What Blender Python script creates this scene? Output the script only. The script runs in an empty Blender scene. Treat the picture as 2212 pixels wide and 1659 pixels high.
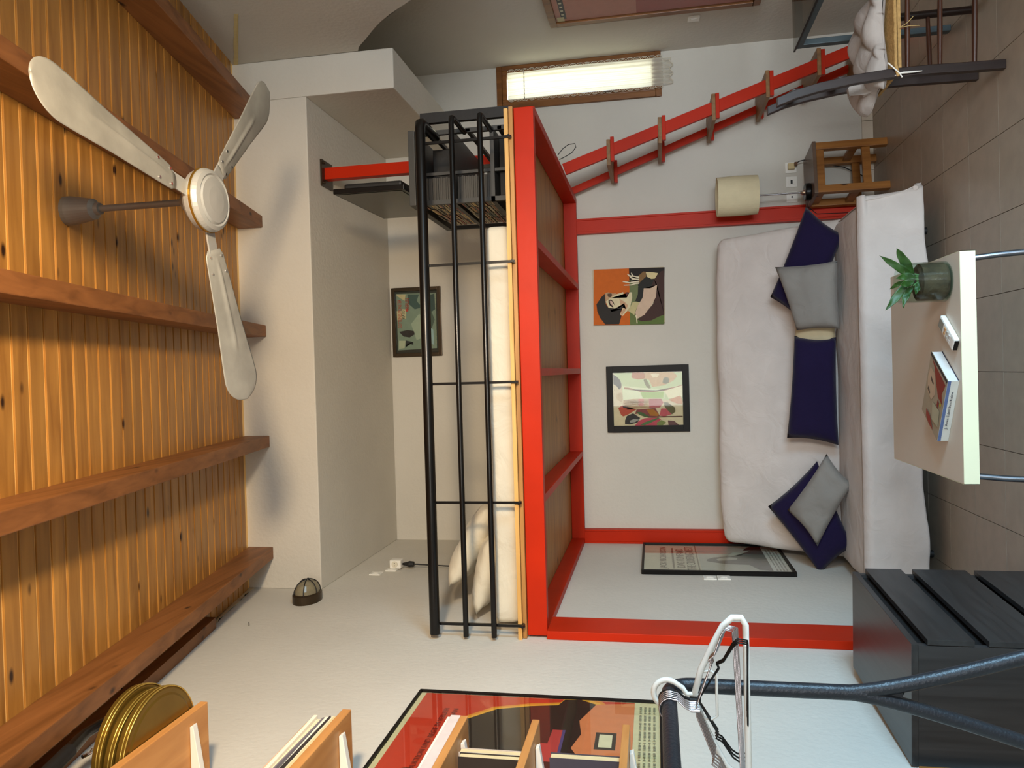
import bpy, bmesh, math, random
from mathutils import Vector, Matrix, noise
random.seed(7)
D = bpy.data
SC = bpy.context.scene
COL = SC.collection
PI = math.pi

# ------------------------------------------------------------------ camera (a phone held on its side)
F = 1662.0
CX, CY = 1106.0, 829.5
RX = Vector((-0.02834008, 0.18103859, -0.98306758))   # picture right, in the room
RD = Vector((-0.99949566, -0.01922795, 0.02527271))   # picture down
RF = Vector((-0.01432704, 0.98328801, 0.1814922))     # viewing direction
EYE = Vector((0, 0, 1.5))
cam = D.cameras.new('camera')
cam.sensor_fit = 'HORIZONTAL'
cam.sensor_width = 36.0
cam.lens = 36.0 * F / 2212.0
cam.clip_start = 0.05
cam_o = D.objects.new('camera', cam)
COL.objects.link(cam_o)
m3 = Matrix((RX, -RD, -RF)).transposed()
cam_o.matrix_world = Matrix.Translation(EYE) @ m3.to_4x4()
SC.camera = cam_o

XRW = 2.248
# ------------------------------------------------------------------ world, lights, exposure
w = D.worlds.new('sky'); SC.world = w; w.use_nodes = True
bg = w.node_tree.nodes['Background']
bg.inputs[0].default_value = (0.80, 0.90, 1.0, 1)
bg.inputs[1].default_value = 1.7

def area(name, loc, target, sx, sy, power, color, spread=180):
    l = D.lights.new(name, 'AREA'); l.shape = 'RECTANGLE'; l.size = sx; l.size_y = sy
    l.energy = power; l.color = color; l.spread = math.radians(spread)
    o = D.objects.new(name, l); COL.objects.link(o); o.location = loc
    o.rotation_euler = (Vector(target) - Vector(loc)).to_track_quat('-Z', 'Y').to_euler()
    return o
area('door_daylight', (1.40, -1.44, 1.05), (1.9, 5.6, 0.75), 1.0, 1.9, 38, (0.84, 0.93, 1.0), 84)
area('garden_daylight', (2.09, 6.5, 2.3), (2.09, 5.6, 1.98), 0.9, 1.4, 24, (1.0, 0.95, 0.70))
area('window_daylight', (-0.28, -1.44, 1.55), (0.2, 4.0, 1.0), 0.62, 1.25, 22, (1.0, 0.96, 0.88))
area('side_fill', (XRW - 0.01, 0.95, 0.90), (-1.2, 2.5, 0.55), 1.0, 1.1, 46, (0.42, 0.74, 1.0), 100)  # cool fill light added out of view to brighten the lower left wall
sp = D.lights.new('wall_uplighter', 'SPOT'); sp.energy = 420; sp.color = (1.0, 0.75, 0.47); sp.shadow_soft_size = 0.12
sp.spot_size = math.radians(92); sp.spot_blend = 1.0
spo = D.objects.new('wall_uplighter', sp); COL.objects.link(spo); spo.location = (0.95, 0.45, 2.0)
spo.rotation_euler = (Vector((-1.15, 4.1, 3.55)) - spo.location).to_track_quat('-Z', 'Y').to_euler()
def lamp(name, loc, power, color, r):
    l = D.lights.new(name, 'POINT'); l.energy = power; l.color = color; l.shadow_soft_size = r
    o = D.objects.new(name, l); COL.objects.link(o); o.location = loc
lamp('room_lamp', (0.95, 0.30, 2.00), 14, (1.0, 0.85, 0.62), 0.16)
SC.view_settings.view_transform = 'Standard'
SC.view_settings.look = 'None'
SC.view_settings.gamma = 1.0
SC.view_settings.use_curve_mapping = False
SC.view_settings.exposure = 0.0
SC.cycles.max_bounces = 8
SC.cycles.diffuse_bounces = 5
SC.cycles.transparent_max_bounces = 12
SC.cycles.sample_clamp_indirect = 6.0

# ------------------------------------------------------------------ materials
def lin(c):
    return tuple(((v / 255.0) / 12.92 if v / 255.0 <= 0.04045 else ((v / 255.0 + 0.055) / 1.055) ** 2.4) for v in c)
def _new(name):
    m = D.materials.new(name); m.use_nodes = True
    nt = m.node_tree; b = nt.nodes['Principled BSDF']
    return m, nt, b
def _co(nt, scale, rnd=False):
    tc = nt.nodes.new('ShaderNodeTexCoord'); mp = nt.nodes.new('ShaderNodeMapping')
    mp.inputs['Scale'].default_value = scale
    nt.links.new(tc.outputs['Object'], mp.inputs['Vector'])
    if rnd:
        oi = nt.nodes.new('ShaderNodeObjectInfo'); mu = nt.nodes.new('ShaderNodeMath'); mu.operation = 'MULTIPLY'
        mu.inputs[1].default_value = 137.0
        nt.links.new(oi.outputs['Random'], mu.inputs[0])
        cb = nt.nodes.new('ShaderNodeCombineXYZ')
        for i in range(3): nt.links.new(mu.outputs[0], cb.inputs[i])
        nt.links.new(cb.outputs[0], mp.inputs['Location'])
    return mp.outputs[0]
def _ramp(nt, src, stops):
    r = nt.nodes.new('ShaderNodeValToRGB')
    e = r.color_ramp.elements
    while len(e) < len(stops): e.new(0.5)
    for i, (p, c) in enumerate(stops):
        e[i].position = p; e[i].color = (*c, 1)
    nt.links.new(src, r.inputs[0]); return r.outputs[0]
def mat(name, c, rough=0.6, metal=0.0, var=0.06, scale=6.0, bump=0.0, bscale=60.0, spec=0.5, rnd=0.0, trans=0.0, ior=1.45, alpha=1.0, coat=0.0, sheen=0.0):
    m, nt, b = _new(name)
    c = lin(c)
    b.inputs['Roughness'].default_value = rough; b.inputs['Metallic'].default_value = metal
    b.inputs['Specular IOR Level'].default_value = spec
    b.inputs['Transmission Weight'].default_value = trans; b.inputs['IOR'].default_value = ior
    b.inputs['Alpha'].default_value = alpha; b.inputs['Coat Weight'].default_value = coat
    b.inputs['Sheen Weight'].default_value = sheen
    n = nt.nodes.new('ShaderNodeTexNoise'); n.inputs['Scale'].default_value = scale; n.inputs['Detail'].default_value = 4
    nt.links.new(_co(nt, (1, 1, 1), rnd > 0), n.inputs['Vector'])
    lo = tuple(v * (1 - var) for v in c); hi = tuple(min(1, v * (1 + var)) for v in c)
    col = _ramp(nt, n.outputs[0], [(0.3, lo), (0.7, hi)])
    if rnd > 0:
        oi = nt.nodes.new('ShaderNodeObjectInfo'); mr = nt.nodes.new('ShaderNodeMapRange')
        mr.inputs['To Min'].default_value = 1 - rnd; mr.inputs['To Max'].default_value = 1 + rnd
        nt.links.new(oi.outputs['Random'], mr.inputs['Value'])
        hs = nt.nodes.new('ShaderNodeHueSaturation')
        nt.links.new(mr.outputs[0], hs.inputs['Value']); nt.links.new(col, hs.inputs['Color']); col = hs.outputs[0]
    nt.links.new(col, b.inputs['Base Color'])
    if bump > 0:
        n2 = nt.nodes.new('ShaderNodeTexNoise'); n2.inputs['Scale'].default_value = bscale; n2.inputs['Detail'].default_value = 3
        nt.links.new(_co(nt, (1, 1, 1)), n2.inputs['Vector'])
        bp = nt.nodes.new('ShaderNodeBump'); bp.inputs['Strength'].default_value = bump; bp.inputs['Distance'].default_value = 0.01
        nt.links.new(n2.outputs[0], bp.inputs['Height']); nt.links.new(bp.outputs[0], b.inputs['Normal'])
    return m
def wood(name, c1, c2, axis='X', rough=0.45, knots=False, ring=9.0, rnd=0.10, spec=0.4, knot_c=(48, 24, 10)):
    m, nt, b = _new(name)
    b.inputs['Roughness'].default_value = rough; b.inputs['Specular IOR Level'].default_value = spec
    s = {'X': (1, ring, ring), 'Y': (ring, 1, ring), 'Z': (ring, ring, 1)}[axis]
    n = nt.nodes.new('ShaderNodeTexNoise'); n.inputs['Scale'].default_value = 2.2; n.inputs['Detail'].default_value = 6; n.inputs['Distortion'].default_value = 0.6
    nt.links.new(_co(nt, s, True), n.inputs['Vector'])
    col = _ramp(nt, n.outputs[0], [(0.30, lin(c1)), (0.5, tuple((a + q) / 2 for a, q in zip(lin(c1), lin(c2)))), (0.72, lin(c2))])
    oi = nt.nodes.new('ShaderNodeObjectInfo'); mr = nt.nodes.new('ShaderNodeMapRange')
    mr.inputs['To Min'].default_value = 1 - rnd; mr.inputs['To Max'].default_value = 1 + rnd
    nt.links.new(oi.outputs['Random'], mr.inputs['Value'])
    hs = nt.nodes.new('ShaderNodeHueSaturation')
    nt.links.new(mr.outputs[0], hs.inputs['Value']); nt.links.new(col, hs.inputs['Color']); col = hs.outputs[0]
    if knots:
        v = nt.nodes.new('ShaderNodeTexVoronoi'); v.inputs['Scale'].default_value = 1.0
        ks = {'X': (4.2, 9, 9), 'Y': (9, 4.2, 9), 'Z': (9, 9, 4.2)}[axis]
        nt.links.new(_co(nt, ks, True), v.inputs['Vector'])
        k = _ramp(nt, v.outputs['Distance'], [(0.055, (1, 1, 1)), (0.13, (0, 0, 0))])
        mx = nt.nodes.new('ShaderNodeMixRGB'); mx.inputs[2].default_value = (*lin(knot_c), 1)
        nt.links.new(k, mx.inputs[0]); nt.links.new(col, mx.inputs[1]); col = mx.outputs[0]
    nt.links.new(col, b.inputs['Base Color'])
    bp = nt.nodes.new('ShaderNodeBump'); bp.inputs['Strength'].default_value = 0.12; bp.inputs['Distance'].default_value = 0.004
    nt.links.new(n.outputs[0], bp.inputs['Height']); nt.links.new(bp.outputs[0], b.inputs['Normal'])
    return m
def fabric(name, c, rough=0.9, fold=0.25, weave=0.25, sheen=0.1):
    m, nt, b = _new(name)
    b.inputs['Roughness'].default_value = rough; b.inputs['Specular IOR Level'].default_value = 0.15
    b.inputs['Sheen Weight'].default_value = sheen
    c = lin(c)
    co = _co(nt, (1, 1, 1))
    n = nt.nodes.new('ShaderNodeTexNoise'); n.inputs['Scale'].default_value = 5; n.inputs['Detail'].default_value = 5
    nt.links.new(co, n.inputs['Vector'])
    col = _ramp(nt, n.outputs[0], [(0.3, tuple(v * 0.93 for v in c)), (0.7, tuple(min(1, v * 1.05) for v in c))])
    nt.links.new(col, b.inputs['Base Color'])
    n1 = nt.nodes.new('ShaderNodeTexNoise'); n1.inputs['Scale'].default_value = 7; n1.inputs['Detail'].default_value = 3; n1.inputs['Distortion'].default_value = 1.2
    nt.links.new(co, n1.inputs['Vector'])
    n2 = nt.nodes.new('ShaderNodeTexNoise'); n2.inputs['Scale'].default_value = 380
    nt.links.new(co, n2.inputs['Vector'])
    b1 = nt.nodes.new('ShaderNodeBump'); b1.inputs['Strength'].default_value = fold; b1.inputs['Distance'].default_value = 0.03
    nt.links.new(n1.outputs[0], b1.inputs['Height'])
    b2 = nt.nodes.new('ShaderNodeBump'); b2.inputs['Strength'].default_value = weave; b2.inputs['Distance'].default_value = 0.002
    nt.links.new(n2.outputs[0], b2.inputs['Height']); nt.links.new(b1.outputs[0], b2.inputs['Normal'])
    nt.links.new(b2.outputs[0], b.inputs['Normal'])
    return m

M = {}
M['wall'] = mat('wall_paint', (205, 201, 191), 0.85, var=0.035, scale=2.0, bump=0.22, bscale=45, spec=0.2)
M['wall_low'] = M['wall']
M['tile'] = mat('floor_tile', (168, 154, 136), 0.38, var=0.07, scale=14, bump=0.04, bscale=30, spec=0.4, rnd=0.03)
M['grout'] = mat('grout', (96, 84, 70), 0.9)
M['base_tile'] = mat('skirting_tile', (205, 192, 172), 0.4, rnd=0.02)
M['plank'] = wood('pine_plank', (146, 98, 42), (188, 136, 66), 'X', 0.38, True, 10, 0.12)
M['tongue'] = mat('pine_tongue', (250, 206, 128), 0.5, var=0.05)
M['beam'] = wood('beam_wood', (112, 68, 32), (150, 96, 52), 'Y', 0.5, True, 12, 0.06)
M['red'] = mat('red_paint', (184, 38, 5), 0.45, var=0.10, scale=3, bump=0.05, bscale=25, spec=0.2)
M['redpost'] = M['red']
M['black'] = mat('black_gloss', (12, 11, 11), 0.28, spec=0.45)
M['frameblack'] = mat('black_frame', (14, 12, 11), 0.5, spec=0.25)
M['blackm'] = mat('black_matt', (26, 25, 25), 0.55, bump=0.08)
M['dgrey'] = mat('dark_grey_board', (58, 58, 56), 0.5)
M['slat'] = wood('loft_board', (150, 100, 48), (186, 134, 72), 'X', 0.5, True, 14, 0.06)
M['ply'] = wood('pale_board_edge', (196, 146, 76), (222, 176, 104), 'X', 0.5, False, 20, 0.04)
M['sheet'] = fabric('white_sheet', (214, 206, 186), fold=0.35)
M['cover'] = fabric('sofa_cover', (214, 206, 200), fold=0.35)
M['navy'] = fabric('navy_cotton', (30, 22, 56), fold=0.3)
M['grey'] = fabric('grey_linen', (140, 136, 130), fold=0.4)
M['cream'] = fabric('cream_cotton', (206, 194, 160), fold=0.3)
M['quilt'] = fabric('quilted_cotton', (186, 178, 172), fold=0.5)
M['alu'] = mat('brushed_aluminium', (158, 156, 148), 0.5, 0.35, var=0.16, scale=9, bump=0.05)
M['hub'] = mat('silver_paint', (172, 172, 168), 0.4, 0.3, var=0.04)
M['greymetal'] = mat('grey_cast_metal', (120, 114, 106), 0.45, 0.4)
M['gold'] = mat('gold_band', (170, 130, 50), 0.3, 0.8)
M['chrome'] = mat('chrome', (210, 210, 214), 0.12, 1.0, var=0.02)
M['steel'] = mat('tube_steel', (120, 124, 130), 0.28, 0.9, var=0.04)
M['white'] = mat('white_plastic', (234, 232, 224), 0.35, var=0.02)
M['beige'] = mat('beige_plastic', (196, 176, 128), 0.4, var=0.02)
M['tabletop'] = mat('table_laminate', (214, 202, 184), 0.42, var=0.03, scale=3, spec=0.4)
M['tableedge'] = mat('table_edge_band', (226, 224, 190), 0.45, var=0.02)
M['winwood'] = wood('window_wood', (104, 62, 24), (140, 90, 42), 'Z', 0.35, False, 14, 0.05)
M['stool'] = wood('stool_wood', (132, 84, 34), (170, 114, 54), 'Z', 0.4, True, 12, 0.06)
M['chair'] = wood('dark_chair_wood', (30, 18, 13), (46, 30, 25), 'Z', 0.35, False, 12, 0.05)
M['rung'] = wood('turned_rung_wood', (54, 30, 20), (80, 48, 34), 'X', 0.35, False, 12, 0.05)
M['rush'] = mat('woven_rush', (186, 148, 92), 0.8, var=0.15, scale=60, bump=0.5, bscale=90)
M['tread'] = wood('tread_wood', (118, 84, 48), (152, 112, 68), 'Y', 0.5, False, 12, 0.05)
M['shade'] = mat('lamp_shade', (222, 210, 174), 0.85, var=0.04, scale=14, bump=0.3, bscale=40)
M['shelf'] = wood('beech_shelf', (176, 118, 62), (206, 148, 86), 'Y', 0.45, False, 8, 0.04)
M['dresser'] = wood('black_stain', (34, 34, 35), (50, 50, 50), 'Y', 0.32, False, 16, 0.05, 0.5)
M['dresserz'] = wood('black_stain_side', (34, 34, 35), (52, 51, 51), 'Z', 0.36, False, 16, 0.05, 0.5)
M['rack'] = mat('black_powder_coat', (38, 42, 48), 0.38, 0.2, var=0.08, scale=20, bump=0.15, bscale=160)
M['wire'] = mat('galvanised_wire', (176, 170, 172), 0.25, 0.9)
M['leaf'] = mat('leaf_green', (44, 74, 24), 0.45, var=0.25, scale=22, spec=0.5)
M['stem'] = mat('stem_green', (84, 120, 66), 0.5)
M['soil'] = mat('potting_soil', (78, 62, 48), 0.9, var=0.5, scale=24, bump=0.8, bscale=40)
M['paper'] = mat('paper', (222, 212, 190), 0.8)
M['bronze'] = mat('bronze_ring', (66, 54, 40), 0.35, 0.6)
M['can'] = mat('film_tin', (132, 106, 44), 0.34, 0.75, var=0.14, scale=5)
M['canrim'] = mat('film_tin_rim', (214, 186, 96), 0.25, 0.8)
M['bluesteel'] = mat('blue_grey_steel', (78, 92, 98), 0.4, 0.3)
M['device'] = mat('grey_hammered_paint', (78, 86, 88), 0.35, 0.3, bump=0.2, bscale=120)
M['screen'] = mat('tv_screen', (64, 64, 54), 0.25, spec=0.6)
def glass(name, tint, rough=0.02, refl=0.018):
    m, nt, b = _new(name)
    out = nt.nodes['Material Output']
    t = nt.nodes.new('ShaderNodeBsdfTransparent'); t.inputs[0].default_value = (*tint, 1)
    g = nt.nodes.new('ShaderNodeBsdfGlossy'); g.inputs['Roughness'].default_value = rough
    lw = nt.nodes.new('ShaderNodeLayerWeight'); lw.inputs[0].default_value = .5
    pw_ = nt.nodes.new('ShaderNodeMath'); pw_.operation = 'POWER'; pw_.inputs[1].default_value = 5.0
    nt.links.new(lw.outputs['Facing'], pw_.inputs[0])
    fr = nt.nodes.new('ShaderNodeMath'); fr.operation = 'MULTIPLY_ADD'; fr.inputs[1].default_value = .93; fr.inputs[2].default_value = refl
    nt.links.new(pw_.outputs[0], fr.inputs[0])
    mx = nt.nodes.new('ShaderNodeMixShader')
    nt.links.new(fr.outputs[0], mx.inputs[0]); nt.links.new(t.outputs[0], mx.inputs[1]); nt.links.new(g.outputs[0], mx.inputs[2])
    nt.links.new(mx.outputs[0], out.inputs[0])
    return m
M['glass'] = glass('clear_glass', (0.97, 0.985, 0.97))
M['vaseglass'] = glass('green_tinged_glass', (0.86, 0.92, 0.88))
M['smoke'] = glass('tinted_glass', (0.50, 0.48, 0.44))
def curtain_mat():
    m, nt, b = _new('curtain_voile')
    out = nt.nodes['Material Output']
    tr = nt.nodes.new('ShaderNodeBsdfTranslucent'); tr.inputs[0].default_value = (0.93, 0.90, 0.76, 1)
    df = nt.nodes.new('ShaderNodeBsdfDiffuse'); df.inputs[0].default_value = (0.86, 0.84, 0.76, 1)
    tp = nt.nodes.new('ShaderNodeBsdfTransparent'); tp.inputs[0].default_value = (0.95, 0.93, 0.85, 1)
    m1 = nt.nodes.new('ShaderNodeMixShader'); m1.inputs[0].default_value = 0.45
    m2 = nt.nodes.new('ShaderNodeMixShader'); m2.inputs[0].default_value = 0.12
    nt.links.new(tr.outputs[0], m1.inputs[1]); nt.links.new(df.outputs[0], m1.inputs[2])
    nt.links.new(m1.outputs[0], m2.inputs[1]); nt.links.new(tp.outputs[0], m2.inputs[2])
    nt.links.new(m2.outputs[0], out.inputs[0])
    return m
M['curtain'] = curtain_mat()
_flat = {}
def flat(c, rough=0.7):
    k = (c, rough)
    if k not in _flat: _flat[k] = mat('ink_%d_%d_%d' % c, c, rough, var=0.05, scale=30)
    return _flat[k]

# ------------------------------------------------------------------ helpers
def ray(x, y):
    return RX * (x - CX) + RD * (y - CY) + RF * F
def W(x, y, ax, v):
    """the point of the room plane X=v, Y=v or Z=v seen at picture point x, y"""
    i = 'XYZ'.index(ax); d = ray(x, y)
    return EYE + d * ((v - EYE[i]) / d[i])
def thing(name, label, cat, loc, group=None):
    o = D.objects.new(name, None); COL.objects.link(o); o.location = loc; o.empty_display_size = 0.05
    return tag(o, label, cat, group)
def tag(o, label=None, cat=None, group=None, kind=None):
    if label: o['label'] = label
    if cat: o['category'] = cat
    if group: o['group'] = group
    if kind: o['kind'] = kind
    return o
def origin(p):
    v = Vector((0, 0, 0))
    while p is not None:
        v = v + Vector(p.location); p = p.parent
    return v
class MB:
    def __init__(s):
        s.bm = bmesh.new(); s.mi = 0
    def face(s, pts, smooth=False):
        f = s.bm.faces.new([s.bm.verts.new(Vector(p)) for p in pts]); f.material_index = s.mi; f.smooth = smooth
        return f
    def box(s, a, b, R=None, c=None):
        a = Vector(a); b = Vector(b)
        vs = [Vector((x, y, z)) for x in (a.x, b.x) for y in (a.y, b.y) for z in (a.z, b.z)]
        if R is not None:
            c = Vector(c) if c is not None else (a + b) / 2
            vs = [R @ (v - c) + c for v in vs]
        V = [s.bm.verts.new(v) for v in vs]
        for q in ((0, 1, 3, 2), (4, 6, 7, 5), (0, 4, 5, 1), (2, 3, 7, 6), (0, 2, 6, 4), (1, 5, 7, 3)):
            f = s.bm.faces.new([V[i] for i in q]); f.material_index = s.mi
        return s
    def bar(s, p, q, w, h, up=(0, 0, 1)):
        """a straight bar with a rectangular section, w across, h along up"""
        p = Vector(p); q = Vector(q); d = (q - p).normalized(); u = Vector(up)
        u = (u - d * u.dot(d)).normalized(); sd = d.cross(u)
        V = []
        for e in (p, q):
            for i, j in ((-1, -1), (1, -1), (1, 1), (-1, 1)):
                V.append(s.bm.verts.new(e + sd * (w / 2 * i) + u * (h / 2 * j)))
        for qd in ((3, 2, 1, 0), (4, 5, 6, 7), (0, 1, 5, 4), (1, 2, 6, 5), (2, 3, 7, 6), (3, 0, 4, 7)):
            f = s.bm.faces.new([V[i] for i in qd]); f.material_index = s.mi
        return s
    def tube(s, pts, r, n=12, closed=False, caps=True):
        pts = [Vector(p) for p in pts]
        rs = r if isinstance(r, (list, tuple)) else [r] * len(pts)
        rings = []; N = len(pts); prev = None
        for i, p in enumerate(pts):
            if closed: t = pts[(i + 1) % N] - pts[i - 1]
            else: t = pts[min(i + 1, N - 1)] - pts[max(i - 1, 0)]
            t.normalize()
            if prev is None:
                u = t.orthogonal().normalized()
            else:
                u = prev - t * prev.dot(t)
                u = u.normalized() if u.length > 1e-6 else t.orthogonal().normalized()
            prev = u; v = t.cross(u)
            rings.append([s.bm.verts.new(p + (u * math.cos(2 * PI * k / n) + v * math.sin(2 * PI * k / n)) * rs[i]) for k in range(n)])
        for i in range(N if closed else N - 1):
            a = rings[i]; b = rings[(i + 1) % N]
            for k in range(n):
                f = s.bm.faces.new([a[k], a[(k + 1) % n], b[(k + 1) % n], b[k]]); f.smooth = True; f.material_index = s.mi
        if caps and not closed:
            for rg, rev in ((rings[0], True), (rings[-1], False)):
                vs = [s.bm.verts.new(v.co) for v in (reversed(rg) if rev else rg)]
                f = s.bm.faces.new(vs); f.material_index = s.mi
        return s
    def lathe(s, prof, c, axis='Z', n=32, smooth=True, sx=1.0, sy=1.0):
        c = Vector(c)
        def P(r, h, a):
            x, y = r * math.cos(a) * sx, r * math.sin(a) * sy
            if axis == 'Z': return c + Vector((x, y, h))
            if axis == 'X': return c + Vector((h, x, y))
            return c + Vector((x, h, y))
        for (r0, h0), (r1, h1) in zip(prof, prof[1:]):
            for k in range(n):
                a, b = 2 * PI * k / n, 2 * PI * (k + 1) / n
                q = [P(r0, h0, a), P(r0, h0, b), P(r1, h1, b), P(r1, h1, a)]
                if r0 < 1e-6: q = [q[0], q[2], q[3]]
                elif r1 < 1e-6: q = q[:3]
                s.face(q, smooth)
        return s
    def prism(s, pts, vec):
        vec = Vector(vec); pts = [Vector(p) for p in pts]; n = len(pts)
        A = [s.bm.verts.new(p) for p in pts]; B = [s.bm.verts.new(p + vec) for p in pts]
        fs = [s.bm.faces.new(A), s.bm.faces.new(list(reversed(B)))]
        for i in range(n): fs.append(s.bm.faces.new([A[i], B[i], B[(i + 1) % n], A[(i + 1) % n]]))
        for f in fs: f.material_index = s.mi
        return s
    def grid(s, P, nu, nv, smooth=True, flip=False):
        V = [[s.bm.verts.new(Vector(P(i / nu, j / nv))) for j in range(nv + 1)] for i in range(nu + 1)]
        for i in range(nu):
            for j in range(nv):
                q = [V[i][j], V[i + 1][j], V[i + 1][j + 1], V[i][j + 1]]
                f = s.bm.faces.new(list(reversed(q)) if flip else q); f.smooth = smooth; f.material_index = s.mi
        return V
    def build(s, name, m, parent=None, bevel=0.0, merge=0.0, tri=False, solid=0.0):
        bm = s.bm
        if merge or bevel: bmesh.ops.remove_doubles(bm, verts=bm.verts, dist=merge or 1e-5)
        if bevel:
            ed = [e for e in bm.edges if len(e.link_faces) == 2 and e.calc_face_angle(0) > 0.5]
            bmesh.ops.bevel(bm, geom=ed, offset=bevel, segments=2, profile=0.6, affect='EDGES')
        if tri: bmesh.ops.triangulate(bm, faces=[f for f in bm.faces if len(f.verts) > 4])
        else:
            big = [f for f in bm.faces if len(f.verts) > 4]
            if big: bmesh.ops.triangulate(bm, faces=big)
        bmesh.ops.recalc_face_normals(bm, faces=bm.faces)
        o0 = origin(parent)
        if parent is None:
            zs = [v.co for v in bm.verts]
            lo = Vector((min(v.x for v in zs), min(v.y for v in zs), min(v.z for v in zs))); hi = Vector((max(v.x for v in zs), max(v.y for v in zs), max(v.z for v in zs)))
            o0 = Vector(((lo.x + hi.x) / 2, (lo.y + hi.y) / 2, lo.z))
        bmesh.ops.translate(bm, verts=bm.verts, vec=-o0)
        me = D.meshes.new(name); bm.to_mesh(me); bm.free()
        for x in (m if isinstance(m, (list, tuple)) else [m]): me.materials.append(x)
        o = D.objects.new(name, me); COL.objects.link(o)
        if parent is None: o.location = o0
        else: o.parent = parent
        if solid:
            md = o.modifiers.new('thickness', 'SOLIDIFY'); md.thickness = solid; md.offset = 0
        return o
def box(name, a, b, m, parent=None, bevel=0.0, R=None, c=None):
    return MB().box(a, b, R, c).build(name, m, parent, bevel)
def struct(o): o['kind'] = 'structure'; return o
def clone(o, dloc=(0, 0, 0), parent='same', rz=0.0):
    c = o.copy(); COL.objects.link(c)
    c.location = Vector(o.location) + Vector(dloc)
    if rz: c.rotation_euler = (0, 0, o.rotation_euler[2] + rz)
    if parent != 'same': c.parent = parent
    for ch in list(o.children):
        k = clone(ch, (0, 0, 0)); k.parent = c
    return c
def lettering(body, m, parent, p0, xdir, ydir, width, height, name='lettering', thick=0.0006):
    cu = D.curves.new('t', 'FONT'); cu.body = body; cu.size = 1; cu.extrude = 0.01; cu.resolution_u = 2
    t = D.objects.new('t', cu); COL.objects.link(t)
    bpy.context.view_layer.update()
    me = D.meshes.new_from_object(t.evaluated_get(bpy.context.evaluated_depsgraph_get()))
    D.objects.remove(t); D.curves.remove(cu)
    xs = [v.co.x for v in me.vertices]; ys = [v.co.y for v in me.vertices]
    x0, x1, y0, y1 = min(xs), max(xs), min(ys), max(ys)
    xd = Vector(xdir).normalized(); yd = Vector(ydir).normalized(); nd = xd.cross(yd)
    p0 = Vector(p0) - origin(parent)
    for v in me.vertices:
        a = (v.co.x - x0) / (x1 - x0) * width; b = (v.co.y - y0) / (y1 - y0) * height; c = v.co.z / 0.01 * thick / 2
        v.co = p0 + xd * a + yd * b + nd * c
    me.materials.clear(); me.materials.append(m)
    o = D.objects.new(name, me); COL.objects.link(o); o.parent = parent
    return o
def artwork(parent, shapes, ax, v, out, name='printed_sheet'):
    """flat coloured shapes lying on the sheet, each a hair above the last; shapes: (colour, picture points)"""
    mb = MB(); mats = []; sgn = out
    for i, (c, pts) in enumerate(shapes):
        mm = flat(c)
        if mm not in mats: mats.append(mm)
        mb.mi = mats.index(mm)
        mb.face([W(x, y, ax, v + sgn * 0.00035 * i) for x, y in pts])
    return mb.build(name, mats, parent, tri=True)
def soft_box(mb, a, b, r, n=(20, 10, 4), amp=0.0, fs=6.0, seed=0.0):
    """a box with rounded edges and a little unevenness, like a stuffed cushion"""
    a = Vector(a); b = Vector(b); c = (a + b) / 2; h = (b - a) / 2
    inner = Vector((max(h.x - r, 1e-4), max(h.y - r, 1e-4), max(h.z - r, 1e-4)))
    def pt(p):
        q = Vector((max(-inner.x, min(inner.x, p.x)), max(-inner.y, min(inner.y, p.y)), max(-inner.z, min(inner.z, p.z))))
        d = p - q
        if d.length > 1e-7: p = q + d.normalized() * min(r, max(abs(d.x), abs(d.y), abs(d.z)))
        if amp:
            w_ = c + p
            k = noise.noise(w_ * fs + Vector((seed, 0, 0)))
            p = p + (d.normalized() if d.length > 1e-7 else Vector((0, 0, 1))) * (k * amp)
        return c + p
    for ax in range(3):
        u, v = [(1, 2), (0, 2), (0, 1)][ax]
        for sg in (-1, 1):
            def P(s, t, ax=ax, u=u, v=v, sg=sg):
                p = Vector((0, 0, 0)); p[ax] = sg * h[ax]; p[u] = (2 * s - 1) * h[u]; p[v] = (2 * t - 1) * h[v]
                return pt(p)
            mb.grid(P, n[u], n[v])
    return mb
def pillow(mb, c4, nrm, th, n=16, seed=0.0, wr=0.006, pinch=0.05):
    """a stuffed cushion between four corners, fattest in the middle"""
    c4 = [Vector(c) for c in c4]; nrm = Vector(nrm).normalized(); cen = sum(c4, Vector()) / 4
    def base(u, v):
        uu, vv = 2 * u - 1, 2 * v - 1
        p = (c4[0] * (1 - u) + c4[1] * u) * (1 - v) + (c4[3] * (1 - u) + c4[2] * u) * v
        k = pinch * (1 - uu * uu) * abs(vv) ** 3 + pinch * (1 - vv * vv) * abs(uu) ** 3
        return p + (cen - p) * k
    for sg in (1, -1):
        def P(u, v, sg=sg):
            uu, vv = 2 * u - 1, 2 * v - 1
            t = th / 2 * ((1 - uu ** 4) * (1 - vv ** 4)) ** 0.55
            p = base(u, v)
            k = noise.noise(p * 9 + Vector((seed, 3 * seed, 0))) * wr * (1 if t > 1e-5 else 0) + noise.noise(p * 22 + Vector((seed, 0, 0))) * wr * 0.4
            return p + nrm * (sg * t + k)
        mb.grid(P, n, n, flip=(sg < 0))
    return mb

# ------------------------------------------------------------------ room shell
XL, XR, YB, YF = -1.246, 2.248, 5.6, 4.236
Y0 = -1.5
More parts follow.
